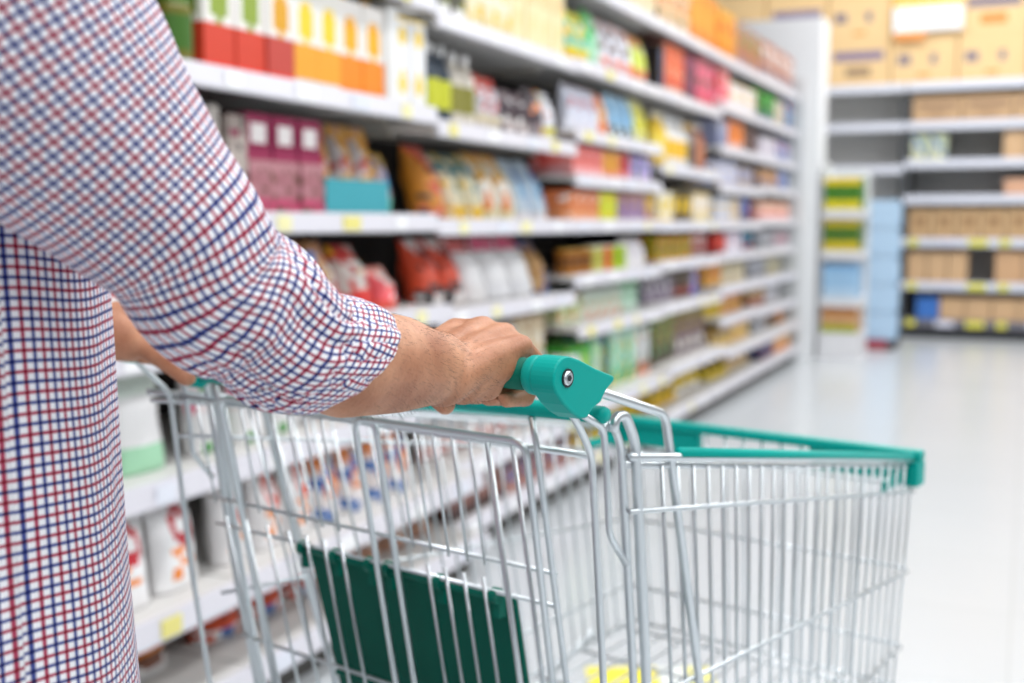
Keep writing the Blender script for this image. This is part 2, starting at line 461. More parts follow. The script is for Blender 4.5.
stock(2, 4, [('gap', 1, .74, 0, 0, 0, ''),
             ('pouch', 3, .12, .275, ('d9cfd0', 'f0b04a', 'd8a9a0'), 'diag', 'cream and orange pouch'),
             ('pouch', 1, .10, .2, ('c9b7c0', 'eab12d', '7fcfb8'), 'bands', 'lilac grey pouch')], .13)
z_ = 1.17
for i in range(3):                               # second tier of maroon boxes and the low teal tray in front of the pouches
    o = printed_box(.105, .18, .115, ('8b0f45', 'f1ebe9', 'a03058'), 'label_').build('food_box', fix=True)
    o.location = (-1.885, 2.08 + .034 + .265 + .0575 + .115*i, z_ + .1385); tag(o, 'maroon box with white label stacked on the dusky pink boxes', 'box', 'maroon boxes stacked on pink ones')
tr = MB(); c_ = mat('3fa3b0', .4); tr.box((-.05, -.17, 0), (.05, .17, .008), c_); tr.box((.042, -.17, .0081), (.05, .17, .1), c_); tr.box((-.05, -.17, .0081), (-.042, .17, .1), c_)
tr.box((-.0419, -.17, .0081), (.0419, -.162, .1), c_); tr.box((-.0419, .162, .0081), (.0419, .17, .1), mat('67c7bd', .4))
o = tr.build('display_tray'); o.location = (-1.83, 2.89, 1.1715); tag(o, 'low open teal display tray on the shelf of maroon boxes', 'tray')
stock(2, 3, [('pouch', 1, .14, .21, ('b9866b', 'c98d74', '9a5c44'), 'bands', 'light brown pouch'),
             ('pouch', 2, .13, .22, ('ecebe8', 'dd8a55', '4f94b8'), 'bands', 'white pouch with orange top and blue foot'),
             ('pouch', 2, .10, .22, ('9a6b3a', '8a5a30', 'b08a50'), 'bands', 'tan brown pouch'),
             ('bag', 2, .16, .20, ('d3322c', 'dad6d0', 'b02a28'), 'label', 'red bag with grey label'),
             ('bag', 2, .15, .13, ('ee5a62', 'f4b3a8', 'e85a4a'), 'diag', 'coral pink bag')])
stock(2, 2, [('pouch', 3, .15, .2, (W_, 'efe3e3', PK), 'two', 'white pouch with pink foot'), ('bag', 4, .17, .21, ('ebebee', 'b22a45', W_), 'bands', 'pale bag with dark red top')], .08)
stock(2, 1, [('pouch', 3, .14, .2, ('f0eeee', 'e9573a', 'f49440'), 'ring', 'white pouch with orange leaves'), ('pouch', 4, .13, .19, ('f2ebe9', 'f08b43', W_), 'label', 'white pouch with orange label')], .08)
stock(2, 0, [('bag', 3, .18, .16, ('e8572a', 'b5341f', W_), 'diag', 'orange-red snack bag'), ('bag', 4, .16, .15, ('c99a80', '8c4a3a', W_), 'two', 'pinkish brown snack bag')])
# third bay
stock(3, 6, [('box', 2, .12, .28, ('5a5c3a', '98a05a', W_), 'label', 'dark olive box'), ('box', 3, .13, .29, ('efe3bf', 'f6efda', 'e3d4a0'), 'label', 'cream box with pale label'), ('box', 4, .13, .29, ('f0e4b4', 'eecf97', 'e6d99a'), 'logo', 'cream yellow box')])
stock(3, 5, [('bottle', 2, .09, .26, ('33404f', 'cdd03a', 'e6e6e6'), '', 'dark bottle with lime label and white cap'),
             ('bottle', 2, .09, .25, ('d7cfc2', '8e8a40', 'f0eeee'), '', 'beige bottle with olive label'),
             ('pouch', 2, .11, .20, ('cfc9cf', 'c8453d', 'd6c9a8'), 'bands', 'lilac pouch with red top'),
             ('pouch', 2, .13, .17, ('3b2a34', '5a4450', 'b5a4a2'), 'bands', 'dark plum pouch'),
             ('pouch', 1, .15, .2, ('5a4a52', '2b2028', '8f8588'), 'bands', 'near-black pouch'),
             ('pouch', 1, .14, .2, ('e4e3ea', 'e9e8ee', 'd9cf2e'), 'bands', 'white pouch with yellow foot')])
stock(3, 4, [('gap', 1, .1, 0, 0, 0, ''), ('bag', 1, .15, .27, ('e0902e', 'd43b2a', 'e77c62'), 'diag', 'orange and red leaning snack bag'),
             ('bag', 2, .15, .24, ('f2e6c2', '1f7f8d', 'f4c23a'), 'diag', 'cream snack bag with teal corner'),
             ('bag', 2, .155, .26, ('f6f0e6', 'f2b21f', 'e8dbaf'), 'diag', 'white snack bag with yellow corner'),
             ('bag', 2, .15, .25, ('cfe0ee', '7fb2d6', 'eae6ea'), 'label', 'pale blue snack bag')])
stock(3, 3, [('gap', 1, .06, 0, 0, 0, ''), ('bag', 2, .17, .25, ('e4512f', 'c43a2a', 'e9e4e2'), 'diag', 'orange-red leaning crisp bag'),
             ('bag', 1, .20, .24, ('f3f3f4', 'dc6a6a', 'f0eeee'), 'bands_', 'big white bag with coral top'),
             ('bag', 2, .22, .25, ('f5f5f6', 'e8688c', 'efeff2'), 'bands_', 'big white bag with pink top'), ('bag', 1, .14, .22, ('c9a06a', 'b88a50', '3d5fa8'), 'bands', 'tan bag with blue foot')])
stock(3, 2, [('box', 2, .14, .18, (RD, 'f0d0c0', YL), 'label', 'red box with pale label'), ('box', 2, .14, .17, ('efce5a', RD, 'e9e2c0'), 'two', 'yellow and red box'), ('box', 2, .14, .17, (BK, W_, TN), 'bands', 'black box with white top'), ('box', 2, .15, .18, ('d9b787', 'efe0c0', W_), 'label', 'tan box with cream label')], .12)
stock(3, 1, [('pouch', 8, .15, .19, ('f1efef', 'e8dfe0', 'e2a6a0'), 'bands', 'off-white pouch with pink foot')], .12)
stock(3, 0, [('box', 3, .14, .12, ('5b3028', 'a0685a', '3a2020'), 'bands', 'dark brown low box'), ('box', 5, .14, .12, ('9a6258', '5a302c', 'c9958a'), 'bands', 'reddish brown low box')], .03)
# fourth bay
stock(4, 8, [('box', 3, .16, .26, ('e9dfc6', 'f0e8d4', 'd9cba8'), 'label', 'beige box'), ('box', 2, .14, .26, ('eee4c6', 'e7e03a', 'e9dfc0'), 'label', 'beige box with yellow label'), ('box', 2, .2, .27, ('e7d7b4', 'dfcaa0', 'e0cfa4'), 'logo', 'sandy box')])
stock(4, 7, [('pouch', 2, .12, .22, ('8fcfb8', '2fae72', 'e6dc3a'), 'bands', 'mint pouch with yellow foot'), ('pouch', 1, .15, .26, ('9fd6b4', '1fc22f', 'cfe6d0'), 'bands', 'mint pouch with vivid green top'), ('pouch', 3, .15, .24, ('dedfe8', 'e8e8ee', 'ef7a55'), 'bands', 'white pouch with coral foot'), ('pouch', 2, .13, .24, ('dfe08a', 'd2e04a', 'ef8a60'), 'bands', 'lime pouch with coral foot')])
stock(4, 6, [('pouch', 3, .13, .2, ('e3e5f0', 'cfd2e2', 'e9e9f0'), 'two', 'silvery white pouch'), ('pouch', 1, .11, .19, ('f0cfb8', 'e8a25a', 'f08040'), 'bands', 'peach pouch'), ('pouch', 3, .13, .22, ('86b5d6', 'a9cde4', 'cfe4ee'), 'bands', 'sky blue pouch'), ('pouch', 2, .10, .22, ('dcd638', 'e8e27a', 'ecebc8'), 'bands', 'yellow pouch')])
stock(4, 5, [('box', 3, .13, .13, ('f08a84', 'f04a40', 'f3b3b4'), 'bands', 'pink and red box'), ('box', 2, .12, .13, ('f4a93a', 'f2b94a', 'f08a7a'), 'bands', 'amber box'), ('box', 2, .08, .13, ('d8484a', 'e0605a', 'ee9a9a'), 'bands', 'small crimson box'), ('box', 3, .11, .13, ('b7a6e0', '9f8fd2', 'd6b8e6'), 'bands', 'lavender box')])
stock(4, 4, [('box', 3, .12, .15, ('ec8f5a', 'e57b48', 'ee9f6a'), 'bands', 'salmon orange box'), ('box', 2, .125, .15, ('d6e020', 'dfe63a', 'c9d61a'), 'label', 'lime yellow box'), ('box', 4, .11, .14, ('a080a8', 'b2727c', '9a86b8'), 'bands', 'mauve box'), ('box', 1, .12, .15, ('f0bc1c', 'f3c83a', 'e0905a'), 'bands', 'golden yellow box')])
stock(4, 3, [('can', 3, .10, .11, ('a9681c', '7c4a12', 'c8a03a'), '', 'brown and gold can'), ('can', 2, .09, .12, ('c8c46a', 'b8b44a', 'e6e6e0'), '', 'yellow-green can'), ('can', 1, .10, .12, ('e2572c', 'd8442a', 'e9e0da'), '', 'orange-red can'), ('can', 2, .10, .12, ('b5cf2a', 'a2c020', 'e6e8d8'), '', 'lime can'), ('pouch', 2, .16, .15, ('f0eef0', 'e6e0e6', 'e8e2e8'), 'two', 'white pouch')])
stock(4, 2, [('box', 2, .14, .12, ('c9d6a0', '9aa84a', 'dfe6cc'), 'bands', 'pale green box with olive top'), ('box', 4, .14, .13, ('dfe6dc', 'b9d6bd', 'e9a88c'), 'label', 'white and green box'), ('box', 3, .13, .16, ('bfe3cd', '1f9a46', 'd6ecdf'), 'bands', 'mint box with green top')])
stock(4, 1, [('box', 2, .15, .24, ('7ed666', '3cb83a', 'a6e690'), 'bands', 'bright green box'), ('box', 1, .14, .26, ('b6e6a0', 'd8e6c8', '84dc70'), 'label', 'pale green box'), ('box', 1, .12, .27, ('0c5a34', '0a4a2c', '1a7a48'), 'bands', 'dark green box'), ('box', 3, .13, .27, ('78cfa8', 'bfe6d6', '3fb88a'), 'diag', 'sea green box'), ('box', 2, .12, .25, ('e6e6e8', 'd6e6de', 'e9a080'), 'bands', 'white box with salmon foot')])
stock(4, 0, [('bag', 3, .16, .15, ('d9b51e', '3a2a1c', 'ead04a'), 'diag', 'yellow and dark brown bag'), ('bag', 4, .16, .16, ('e8c71e', 'f0d84a', '6a5418'), 'bands', 'bright yellow bag')], .04)
# fifth bay
stock(5, 7, [('box', 3, .19, .28, ('e8cda0', 'f08a2a', 'f0e0c8'), 'label', 'sandy box with orange label'), ('box', 3, .2, .3, ('f09a24', 'f0a83a', 'e88a1a'), 'bands', 'orange box')])
stock(5, 6, [('box', 1, .10, .24, (BK, '3a3030', BK), 'bands', 'black box'), ('box', 3, .13, .26, ('e9825a', 'ef5a2a', 'e6c8b0'), 'label', 'coral orange box'), ('box', 2, .12, .25, ('7a3a5a', 'a04a70', '6a3050'), 'bands', 'plum box'), ('box', 3, .14, .27, ('ee5a7e', 'f07a98', 'e8405a'), 'diag', 'pink box')])
stock(5, 5, [('bottle', 2, .1, .28, ('e6c01f', 'f0d860', 'f0e8d0'), '', 'yellow bottle'), ('bottle', 4, .1, .27, ('e9e6e2', 'f0c03a', 'ececec'), '', 'white bottle with yellow label'), ('bottle', 2, .1, .26, ('8a8684', '5a5452', 'e8b42a'), '', 'grey bottle'), ('bottle', 2, .1, .28, ('a8694a', 'c08060', 'e6e0da'), '', 'brown bottle')])
stock(5, 4, [('box', 2, .14, .16, ('f0eee8', 'e6c81f', 'f0c81f'), 'label', 'white box with yellow label'), ('box', 3, .13, .17, ('5a5230', 'e8c01a', '38301f'), 'label', 'dark box with yellow label'), ('box', 3, .14, .17, ('e9dcc8', 'f0e6da', 'e0d090'), 'bands', 'cream beige box')])
stock(5, 3, [('box', 5, .13, .13, ('a89a1e', '6a4a1c', 'c8b82a'), 'label', 'olive box'), ('box', 3, .13, .14, ('7a1a20', 'a02830', '5a1418'), 'bands', 'dark red box')])
stock(5, 2, [('box', 4, .13, .14, ('7c7088', '5a5068', '9a90a0'), 'bands', 'grey violet box'), ('box', 3, .13, .15, ('4a3c30', '6a5a48', '2c241e'), 'bands', 'dark umber box'), ('box', 1, .14, .16, ('6a78e0', 'd8c8e0', '5060d0'), 'bands', 'blue box')])
stock(5, 1, [('box', 3, .14, .27, ('4a3018', '9a8a20', '38200f'), 'bands', 'dark brown box with olive top'), ('box', 5, .13, .27, ('6a4a58', 'a09030', '4f3040'), 'bands', 'purple-brown box with olive top')])
stock(5, 0, [('bag', 3, .17, .18, ('f0c81a', '3a2a14', 'e0b01a'), 'diag', 'yellow bag with black corner'), ('bag', 3, .17, .18, ('f2d02a', 'f5dc60', '806010'), 'bands', 'sunny yellow bag')], .04)
# sixth bay
stock(6, 9, [('box', 2, .2, .29, ('ee9f28', 'f0b040', 'e8901a'), 'bands', 'amber orange box'), ('box', 4, .2, .28, ('b06a4c', 'b87a5a', '9a8aa0'), 'bands', 'reddish brown box')])
stock(6, 8, [('box', 2, .14, .22, ('f0607a', 'e83a2a', 'f08090'), 'bands', 'rose box'), ('box', 5, .15, .17, ('eceaf2', 'f4f2f8', 'dcd8e6'), 'label', 'white box'), ('box', 1, .13, .2, ('3a5030', '4ac040', '2a3a20'), 'bands', 'dark green box')])
stock(6, 7, [('box', 2, .14, .16, ('8c93b4', 'a0a6c4', '70789a'), 'bands', 'blue-grey box'), ('box', 3, .14, .18, ('f07a1f', 'f0903a', 'd8601a'), 'label', 'orange box'), ('box', 3, .14, .16, ('6a4a44', '8a6a60', '4a302c'), 'bands', 'brown box')])
stock(6, 6, [('box', 4, .13, .15, ('c8cce6', 'd8dcf0', 'b0b4d4'), 'bands', 'pale lavender box'), ('box', 4, .13, .14, ('9c9ab4', 'b4b2c8', '8482a0'), 'bands', 'grey lavender box')])
stock(6, 5, [('box', 3, .13, .15, ('d8dcea', 'e8ecf4', 'c4c8dc'), 'bands', 'ice blue box'), ('box', 2, .13, .15, ('e6d8c4', 'f0d0a0', 'd8c8b4'), 'label', 'beige box with tan label'), ('box', 2, .14, .16, ('3a5aa8', '4a70c0', '2a4488'), 'bands', 'royal blue box')])
stock(6, 4, [('box', 2, .13, .13, ('d8342c', 'e04a3a', 'b82824'), 'bands', 'red box'), ('box', 3, .14, .13, ('ece6ee', 'f0d0da', 'e0dae6'), 'label', 'white and rose box'), ('box', 3, .12, .14, ('1f6a8a', '2a80a0', '18506a'), 'bands', 'deep teal box')])
stock(6, 3, [('box', 3, .14, .14, ('f4b84a', 'f0904a', 'f4c86a'), 'label', 'apricot box'), ('box', 5, .13, .13, ('e6dcc4', 'd8cc9a', 'dcd4c4'), 'bands', 'pale straw box')])
stock(6, 2, [('box', 3, .13, .13, ('f5d21c', 'f8dc40', 'e8c010'), 'bands', 'yellow box'), ('box', 4, .14, .13, ('f09a6a', 'f4b48a', 'e8844a'), 'label', 'peach box')])
stock(6, 1, [('box', 4, .14, .12, ('f0cb2a', '8a5a1c', 'e8b820'), 'diag', 'yellow and brown box'), ('box', 4, .13, .12, ('f0d670', 'f4e0a0', 'e8b85a'), 'bands', 'straw yellow box')])
stock(6, 0, [('bag', 3, .17, .15, ('f0cf2a', '4a3818', 'f4dc5a'), 'diag', 'yellow and black bag'), ('bag', 4, .15, .15, ('f4cf90', 'f0b870', 'f4dcb0'), 'bands', 'pale apricot bag')], .04)
# farthest bay
stock(7, 9, [('box', 6, .2, .28, ('a85f48', 'b0705a', '8f8496'), 'bands', 'russet brown box')])
stock(7, 8, [('box', 3, .14, .19, ('3a6a30', '4ad04a', '2a4a20'), 'bands', 'green box'), ('box', 3, .14, .19, ('c8dcc0', 'dfe8d8', 'a8c8a0'), 'bands', 'pale sage box'), ('box', 2, .14, .22, ('3a86b8', '5aa0cc', '2a6a98'), 'bands', 'blue box')])
stock(7, 7, [('box', 4, .14, .15, ('d4ccd8', 'e4dce4', 'b8b0c0'), 'label', 'lilac white box'), ('box', 4, .14, .15, ('9aa0c4', 'b0b6d4', '8088b0'), 'bands', 'periwinkle box')])
stock(7, 6, [('box', 5, .13, .14, ('b89878', 'e8a050', '8a7060'), 'label', 'tan box with orange label'), ('box', 3, .13, .14, ('8e9ac8', 'a4b0d8', '7480b0'), 'bands', 'slate blue box')])
stock(7, 5, [('box', 8, .145, .13, ('f09a84', 'f0a870', 'e88a90'), 'bands', 'salmon pink box')])
stock(7, 4, [('box', 4, .14, .13, ('a0a2ac', 'bcbec8', '84868e'), 'label', 'grey box'), ('box', 4, .14, .13, ('c8c2cc', 'd66a80', 'b0aab8'), 'label', 'grey box with rose label')])
stock(7, 3, [('box', 4, .14, .13, ('c4c6d0', 'd8dae4', 'acaebc'), 'bands', 'silver grey box'), ('box', 4, .14, .13, ('dcd4b0', 'e8e0c4', 'b8a884'), 'bands', 'oatmeal box')])
stock(7, 2, [('box', 4, .14, .13, ('c4745a', 'e8d890', 'a05a44'), 'bands', 'terracotta box with straw top'), ('box', 4, .14, .13, ('d8d6dc', 'e6e4ea', 'c0bec8'), 'label', 'light grey box')])
stock(7, 1, [('box', 3, .14, .12, ('dcdfe8', 'eceff4', '9a9cac'), 'bands', 'frosty white box'), ('box', 3, .14, .12, ('4a2a34', '6a3a48', '2a181f'), 'bands', 'dark maroon box'), ('box', 2, .14, .12, ('e89a50', 'f0b070', 'd88838'), 'bands', 'tan orange box')])
stock(7, 0, [('box', 3, .14, .14, ('3a4270', '50588c', '2a3058'), 'bands', 'navy box'), ('box', 5, .14, .14, ('f0b070', 'e8e0a8', 'f09050'), 'bands', 'light orange box')], .04)

# ------------------------------------------------------------------ end-cap display
root = empty('end_display', (-1.60, 9.92, 0))
tag(root, 'narrow white display unit at the aisle end holding yellow packs', 'display unit')
q = MB(); q.box((0, .012, .0), (.012, .50, 1.65), M_SHELF); q.build('side_panel', root)
q = MB(); q.box((.0125, .48, .0), (.34, .50, 1.60), M_SHELF); q.build('back_panel', root)
q = MB(); q.box((.0125, .0, .0), (.34, .47, .22), M_SHELF); q.build('base', root)
for z in (.44, .84, 1.18): 
    q = MB(); q.box((.0125, 0, z), (.34, .475, z + .07), M_SHELF); q.build('shelf', root)
for z, cols, h, desc in ((.225, ('c99a6a', 'b8702a', 'a8b01c'), .20, 'brown and olive tea box on lowest deck of the end display'), (.515, ('9cc4e4', '86b4dc', 'b8d4ea'), .28, 'light blue bottle pack on second deck of the end display'),
                          (.915, ('48701c', 'c8b01a', 'd8c020'), .25, 'green and gold packet on third deck of the end display'), (1.255, ('3f7a18', 'f0d01a', 'e0d018'), .26, 'yellow-topped green packet on top deck of the end display')):
    for i in range(2):
        o = printed_box(.144, .30, h, cols, 'bands_').build('food_packet', fix=True)
        o.rotation_euler = (0, 0, -pi/2); o.location = (-1.5865 + .085 + .147*i, 10.09, z)
        tag(o, desc, 'packet', 'packets on the end display, ' + desc.split(' on ')[1])

# ------------------------------------------------------------------ bottled water and back shelving
root = empty('water_pallet', (-1.27, 11.05, 0)); tag(root, 'dark pallet base with red front under the bottled water', 'pallet')
q = MB(); q.box((-.2, -.25, 0), (.2, .3, .08), mat('3a3438', .6)); q.build('base', root)
q = MB(); q.box((-.12, -.262, .01), (.14, -.252, .09), mat('a8283c', .5)); q.build('front_board', root)
proto = None
for k in range(5):
    if proto is None:
        proto = o = empty('water_pack'); 
        q = MB(); c = mat('a9cdec', .2)
        for i in range(3):
            for j in range(3): 
                m_ = MB(); m_.lathe([(.065, 0), (.07, .01), (.07, .10), (.068, .11), (.068, .16), (.07, .17), (.066, .215), (.03, .24), (.022, .25)], [mat('a3c9ea', .25)]*2 + [mat('c0dcf2', .25)]*2 + [mat('a3c9ea', .25)]*4, 12, -.142 + .142*i, -.142 + .142*j)
                m_.build('bottle', o, smooth=True)
        w_ = MB(); w_.box((-.218, -.2155, .004), (.218, -.2135, .249), mat('bcd8f0', .25)); w_.build('wrap_band', o)
    else: o = copy_tree(proto)
    o.location = (-1.28, 11.05, .082 + .254*k)
    tag(o, ['light blue water pack at the bottom of the stack', 'light blue water pack second from the bottom of the stack', 'light blue water pack in the middle of the stack', 'light blue water pack second from the top of the stack', 'light blue water pack on top of the stack'][k], 'water pack', 'stacked packs of bottled water')

YB = 12.1
def back_unit(x0, x1, levels, label, dark='b4b6b8', sx=0):
    root = empty('stock_shelving', (x0, YB, 0)); tag(root, label, 'shelving unit', 'shelving along the back')
    W = x1 - x0; m = mat(dark, .6)
    q = MB(); q.box((0, .62, .02), (W, .64, 3.6), m); q.build('back_panel', root)
    q = MB(); q.box((.0, 0, 0), (.04, .615, 3.6) if sx else (.04, .615, 2.38), mat('4c4e50', .5)); q.build('upright', root)
    q = MB(); q.box((W - .04, .02, 0), (W, .615, 2.38), mat('4c4e50', .5)); q.build('upright', root)
    q = MB(); q.box((.045, .03, 0), (W - .045, .60, .16), mat('27282c', .6)); q.build('base', root)
    for z in levels:
        q = MB(); q.box((.042, .01, z - .03), (W - .042, .61, z), M_DECK); s = q.build('shelf', root)
        q = MB(); q.box((.0, -.012, z - .07), (W - .002, .006, z + .012), mat('e2e4ee' if z > .3 else '75737c', .4)); q.build('price_strip', s)
        if z < 1.2:
            for k in range(int(W / .28)):
                q = MB(); q.box((.06 + .28*k, -.016, z - .062), (.06 + .28*k + (.17 if k % 3 else .09), -.0125, z + .0), mat('eee65a' if k % 3 != 1 else 'e4e4f2', .4)); q.build('price_tag', s)
    return root
U1 = back_unit(-1.15, .55, (.18, .55, .98, 1.40, 1.75, 2.12, 2.50), 'dark back shelving stocked with cartons beside the bottled water')
U2 = back_unit(.56, 2.4, (.18, .55, .98, 1.40, 1.75, 2.12, 2.50), 'back shelving at the right edge beyond the carton shelves')
U3 = back_unit(-3.9, -1.16, (1.0, 1.70, 2.12, 2.50), 'grey empty back shelving behind the bottled water', 'f0f1f1')
def cartons(x0, z, items):
    x = x0
    for (n, w, h, c, pat, desc) in items:
        if desc is None: x += w * n; continue
        proto = None
        for i in range(n):
            if proto is None:
                q = printed_box(w - .012, .42, h, c, pat); proto = o = q.build('shipping_carton', fix=True)
            else: o = copy_tree(proto)
            o.rotation_euler = (0, 0, -pi/2); o.location = (x + w/2, YB + .24, z + .0015)
            tag(o, desc, 'carton', 'shipping cartons: ' + desc[:60]); x += w
D1 = ('c89e74', 'a67c58', 'b08660'); D2 = ('d4ae84', 'b08a62', 'c09a70'); D3 = ('b8946e', '8f7050', 'a08060')
cartons(-1.1, .18, [(1, .1, 0, 0, 0, None), (1, .22, .22, ('3f78c8', '3568b8', '2f5aa8'), 'plain', 'small blue carton on the lowest back shelf'), (5, .24, .22, D2, 'plain', 'tan carton on the lowest back shelf')])
cartons(-1.1, .55, [(3, .19, .30, D2, 'plain', 'tan carton left of the dark gap on second back shelf'), (1, .24, 0, 0, 0, None), (3, .26, .31, ('cfa57c', 'b08a62', 'c09a70'), 'plain', 'tan carton right of the dark gap on second back shelf')])
cartons(-1.1, .98, [(7, .225, .30, ('caa67a', 'a8845c', 'b8946a'), 'label_', 'sandy carton in the full row on third back shelf')])
cartons(-1.1, 1.40, [(1, .86, 0, 0, 0, None), (2, .34, .16, ('d8a888', 'c09070', 'c8a080'), 'plain', 'low pinkish carton on fourth back shelf')])
cartons(-1.1, 1.75, [(2, .17, .26, ('c9cdb4', 'b8c4a8', 'dcd8a0'), 'diag', 'pale green carton on fifth back shelf'), (1, .5, 0, 0, 0, None), (2, .2, .26, D2, 'plain', 'tan carton beside the pale green cartons and a gap'), (1, .12, .18, ('4a7a4a', '3a6a3a', '2a4a2a'), 'plain', 'small green carton on fifth back shelf')])
cartons(-1.1, 2.12, [(3, .46, .25, ('c4a078', '94755a', 'a88664'), 'logo', 'wide tan carton with faded print on sixth back shelf')])
CB = ('card', '8a7690', '9a7a6a')
for tier in range(3):
    for k in range(9):
        x = -3.8 + .62*k; alt = (k + tier) % 3
        o = printed_box(.606, .5, .44, ('card', '8a7a94', 'a08468') if k not in (4, 5) else ('card', '7c7080', 'ef8a3a'), 'marks' if alt else 'logo').build('shipping_carton', fix=True) if tier*k < 1 or k in (4, 5) else copy_tree(keep[(k + tier) % len(keep)])
        if tier == 0: keep = (keep if k else []) + [o]
        o.rotation_euler = (0, 0, -pi/2); o.location = (x + .31, YB + .28, 2.502 + .442*tier)
        tag(o, f'large tan shipping carton in the {["lower", "middle", "upper"][tier]} tier above the back shelving', 'carton', f'large cartons, {["lower", "middle", "upper"][tier]} tier')
q = MB(); q.box((-1.30, YB - .03, 3.0), (-.66, YB - .024, 3.24), mat('f4f6f6', .5)); o = q.build('sign_board'); tag(o, 'blank white sign with yellow top edge on the cartons', 'sign')
q = MB(); q.box((-1.30, YB - .03, 3.2401), (-.66, YB - .024, 3.30), mat('f5c51a', .5)); q.build('top_strip', o)
q = MB(); q.box((-1.28, YB - .03, 2.92), (-1.0, YB - .024, 2.9995), mat('f09a4a', .5)); q.build('bottom_strip', o)

# floor sticker
sp = Vector((0, 0, 0)); g = at(652, 688, 2.78)
q = MB()
q.box((-.16, -.10, 0), (.02, .10, .0015), mat('f7e84a', .4)); q.box((.0201, -.10, 0), (.09, .10, .0015), mat('eef3ee', .4)); q.box((.0901, -.10, 0), (.16, .10, .0015), mat('f3ec90', .4))
o = q.build('floor_sticker'); o.location = (g.x, g.y, .0006); o.rotation_euler = (0, 0, YAW); tag(o, 'yellow and white sticker on the floor seen through the trolley', 'sticker')

# ------------------------------------------------------------------ the trolley
CYAW = radians(-13.3)
CX = Vector((cos(CYAW), sin(CYAW), 0)); CY = Vector((-sin(CYAW), cos(CYAW), 0))
CO = Vector((-.60593, .87069, 0))
def CW(x, y, z): return CO + CX*x + CY*y + UP*z
cart = empty('shopping_trolley', CO, CYAW)
tag(cart, 'wire shopping trolley with green handle, rims and seat flap', 'shopping trolley')
def arc_pts(pts, r=.012, n=5):
    """rounds the corners of a polyline"""
    pts = [Vector(p) for p in pts]; out = [pts[0]]
    for a, b, c in zip(pts, pts[1:], pts[2:]):
        d1 = (a - b); d2 = (c - b); rr = min(r, d1.length*.45, d2.length*.45)
        p, s = b + d1.normalized()*rr, b + d2.normalized()*rr
        for i in range(n+1):
            t = i/n; out.append(p*(1-t)**2 + b*2*t*(1-t) + s*t*t)
    out.append(pts[-1]); return out
HZ = 1.0330
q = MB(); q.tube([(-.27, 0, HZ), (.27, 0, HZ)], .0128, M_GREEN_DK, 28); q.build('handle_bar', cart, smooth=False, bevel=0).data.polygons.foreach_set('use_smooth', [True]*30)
for s in (1, -1):
    q = MB(); xs = [.2675, .2695, .2735, .280]; q.tube([(s*x, 0, HZ) for x in xs], [.0142, .0153, .0157, .0157], M_GREEN, 28); q.build('collar', cart, smooth=True)
    poly = [(.0175*cos(a), HZ + .0165*sin(a)) for a in [radians(t) for t in range(75, 221, 12)]] + [(-.004, 1.0130), (.008, 1.0045), (.019, .9990), (.028, .9985), (.036, 1.005), (.0475, 1.0085), (.0545, 1.0165), (.067, 1.0235), (.067, 1.0272), (.040, 1.0362), (.018, 1.0450)]
    q = MB(); q.prism(poly, s*.278, s*.301, M_GREEN); br = q.build('handle_bracket', cart, bevel=.003)
    q = MB(); sg = s
    q.tube([(sg*.300, .0, HZ), (sg*.3022, 0, HZ)], .0072, mat('3a4448', .4, .6), 20); q.tube([(sg*.3022, 0, HZ), (sg*.3032, 0, HZ)], [.0056, .0046], M_STEEL, 20)
    q.build('screw', br)
    q = MB(); q.tube([(sg*.3032, 0, HZ), (sg*.3038, 0, HZ)], .0024, mat('20262a', .5), 6); q.build('screw_socket', br)
    X = s*.286; Xb = s*.280; sh = 0
    def S(p): return (p[0] + sh, p[1], p[2])
    q = MB(); q.tube(arc_pts([(X, .048, 1.019), S((Xb, .185, .9785)), S((Xb, .260, .704)), S((Xb*.95, .31, .52))]), .0042, M_STEEL, 10); q.build('handle_stay', cart, smooth=True)
    q = MB(); q.tube(arc_pts([(X, .024, 1.004), (X, .038, .990), S((Xb, .066, .961)), S((Xb, .087, .761)), S((Xb*.96, .115, .52))]), .0031, M_STEEL, 10); q.build('rear_post', cart, smooth=True)
    q = MB(); q.tube(arc_pts([(X, .030, 1.004), S((Xb, .083, .981)), S((Xb, .088, .955)), S((Xb, .094, .888)), S((Xb, .121, .856))], .008), .0030, M_STEEL, 10); q.build('hook_wire', cart, smooth=True)
    q = MB(); q.tube(arc_pts([S((Xb*1.01, .094, .976)), S((Xb*1.01, .097, .988)), S((Xb*1.01, .113, .988)), S((Xb*1.01, .129, .964)), S((Xb, .158, .741)), S((Xb*.95, .19, .52))], .010), .0046, M_STEEL, 12); q.build('rear_post', cart, smooth=True)
    q = MB(); q.tube(arc_pts([S((Xb*.99, .086, .974)), S((Xb*.99, .089, .983)), S((Xb*.99, .101, .983)), S((Xb*.99, .115, .962)), S((Xb*.98, .145, .741)), S((Xb*.93, .178, .52))], .010), .0036, M_STEEL, 12); q.build('rear_post', cart, smooth=True)
# hinge rod of the rear gate
q = MB(); q.tube([(-.245, .078, .9825), (-.242, .078, .9825), (.283, .078, .9925), (.287, .078, .9925)], [.006, .0075, .0075, .006], M_GREEN, 16); q.tube([(-.262, .078, .9800), (-.259, .078, .9800), (-.240, .078, .9800), (-.237, .078, .9800)], [.009, .0115, .0115, .009], M_GREEN, 16); q.build('hinge_rod', cart, smooth=True)
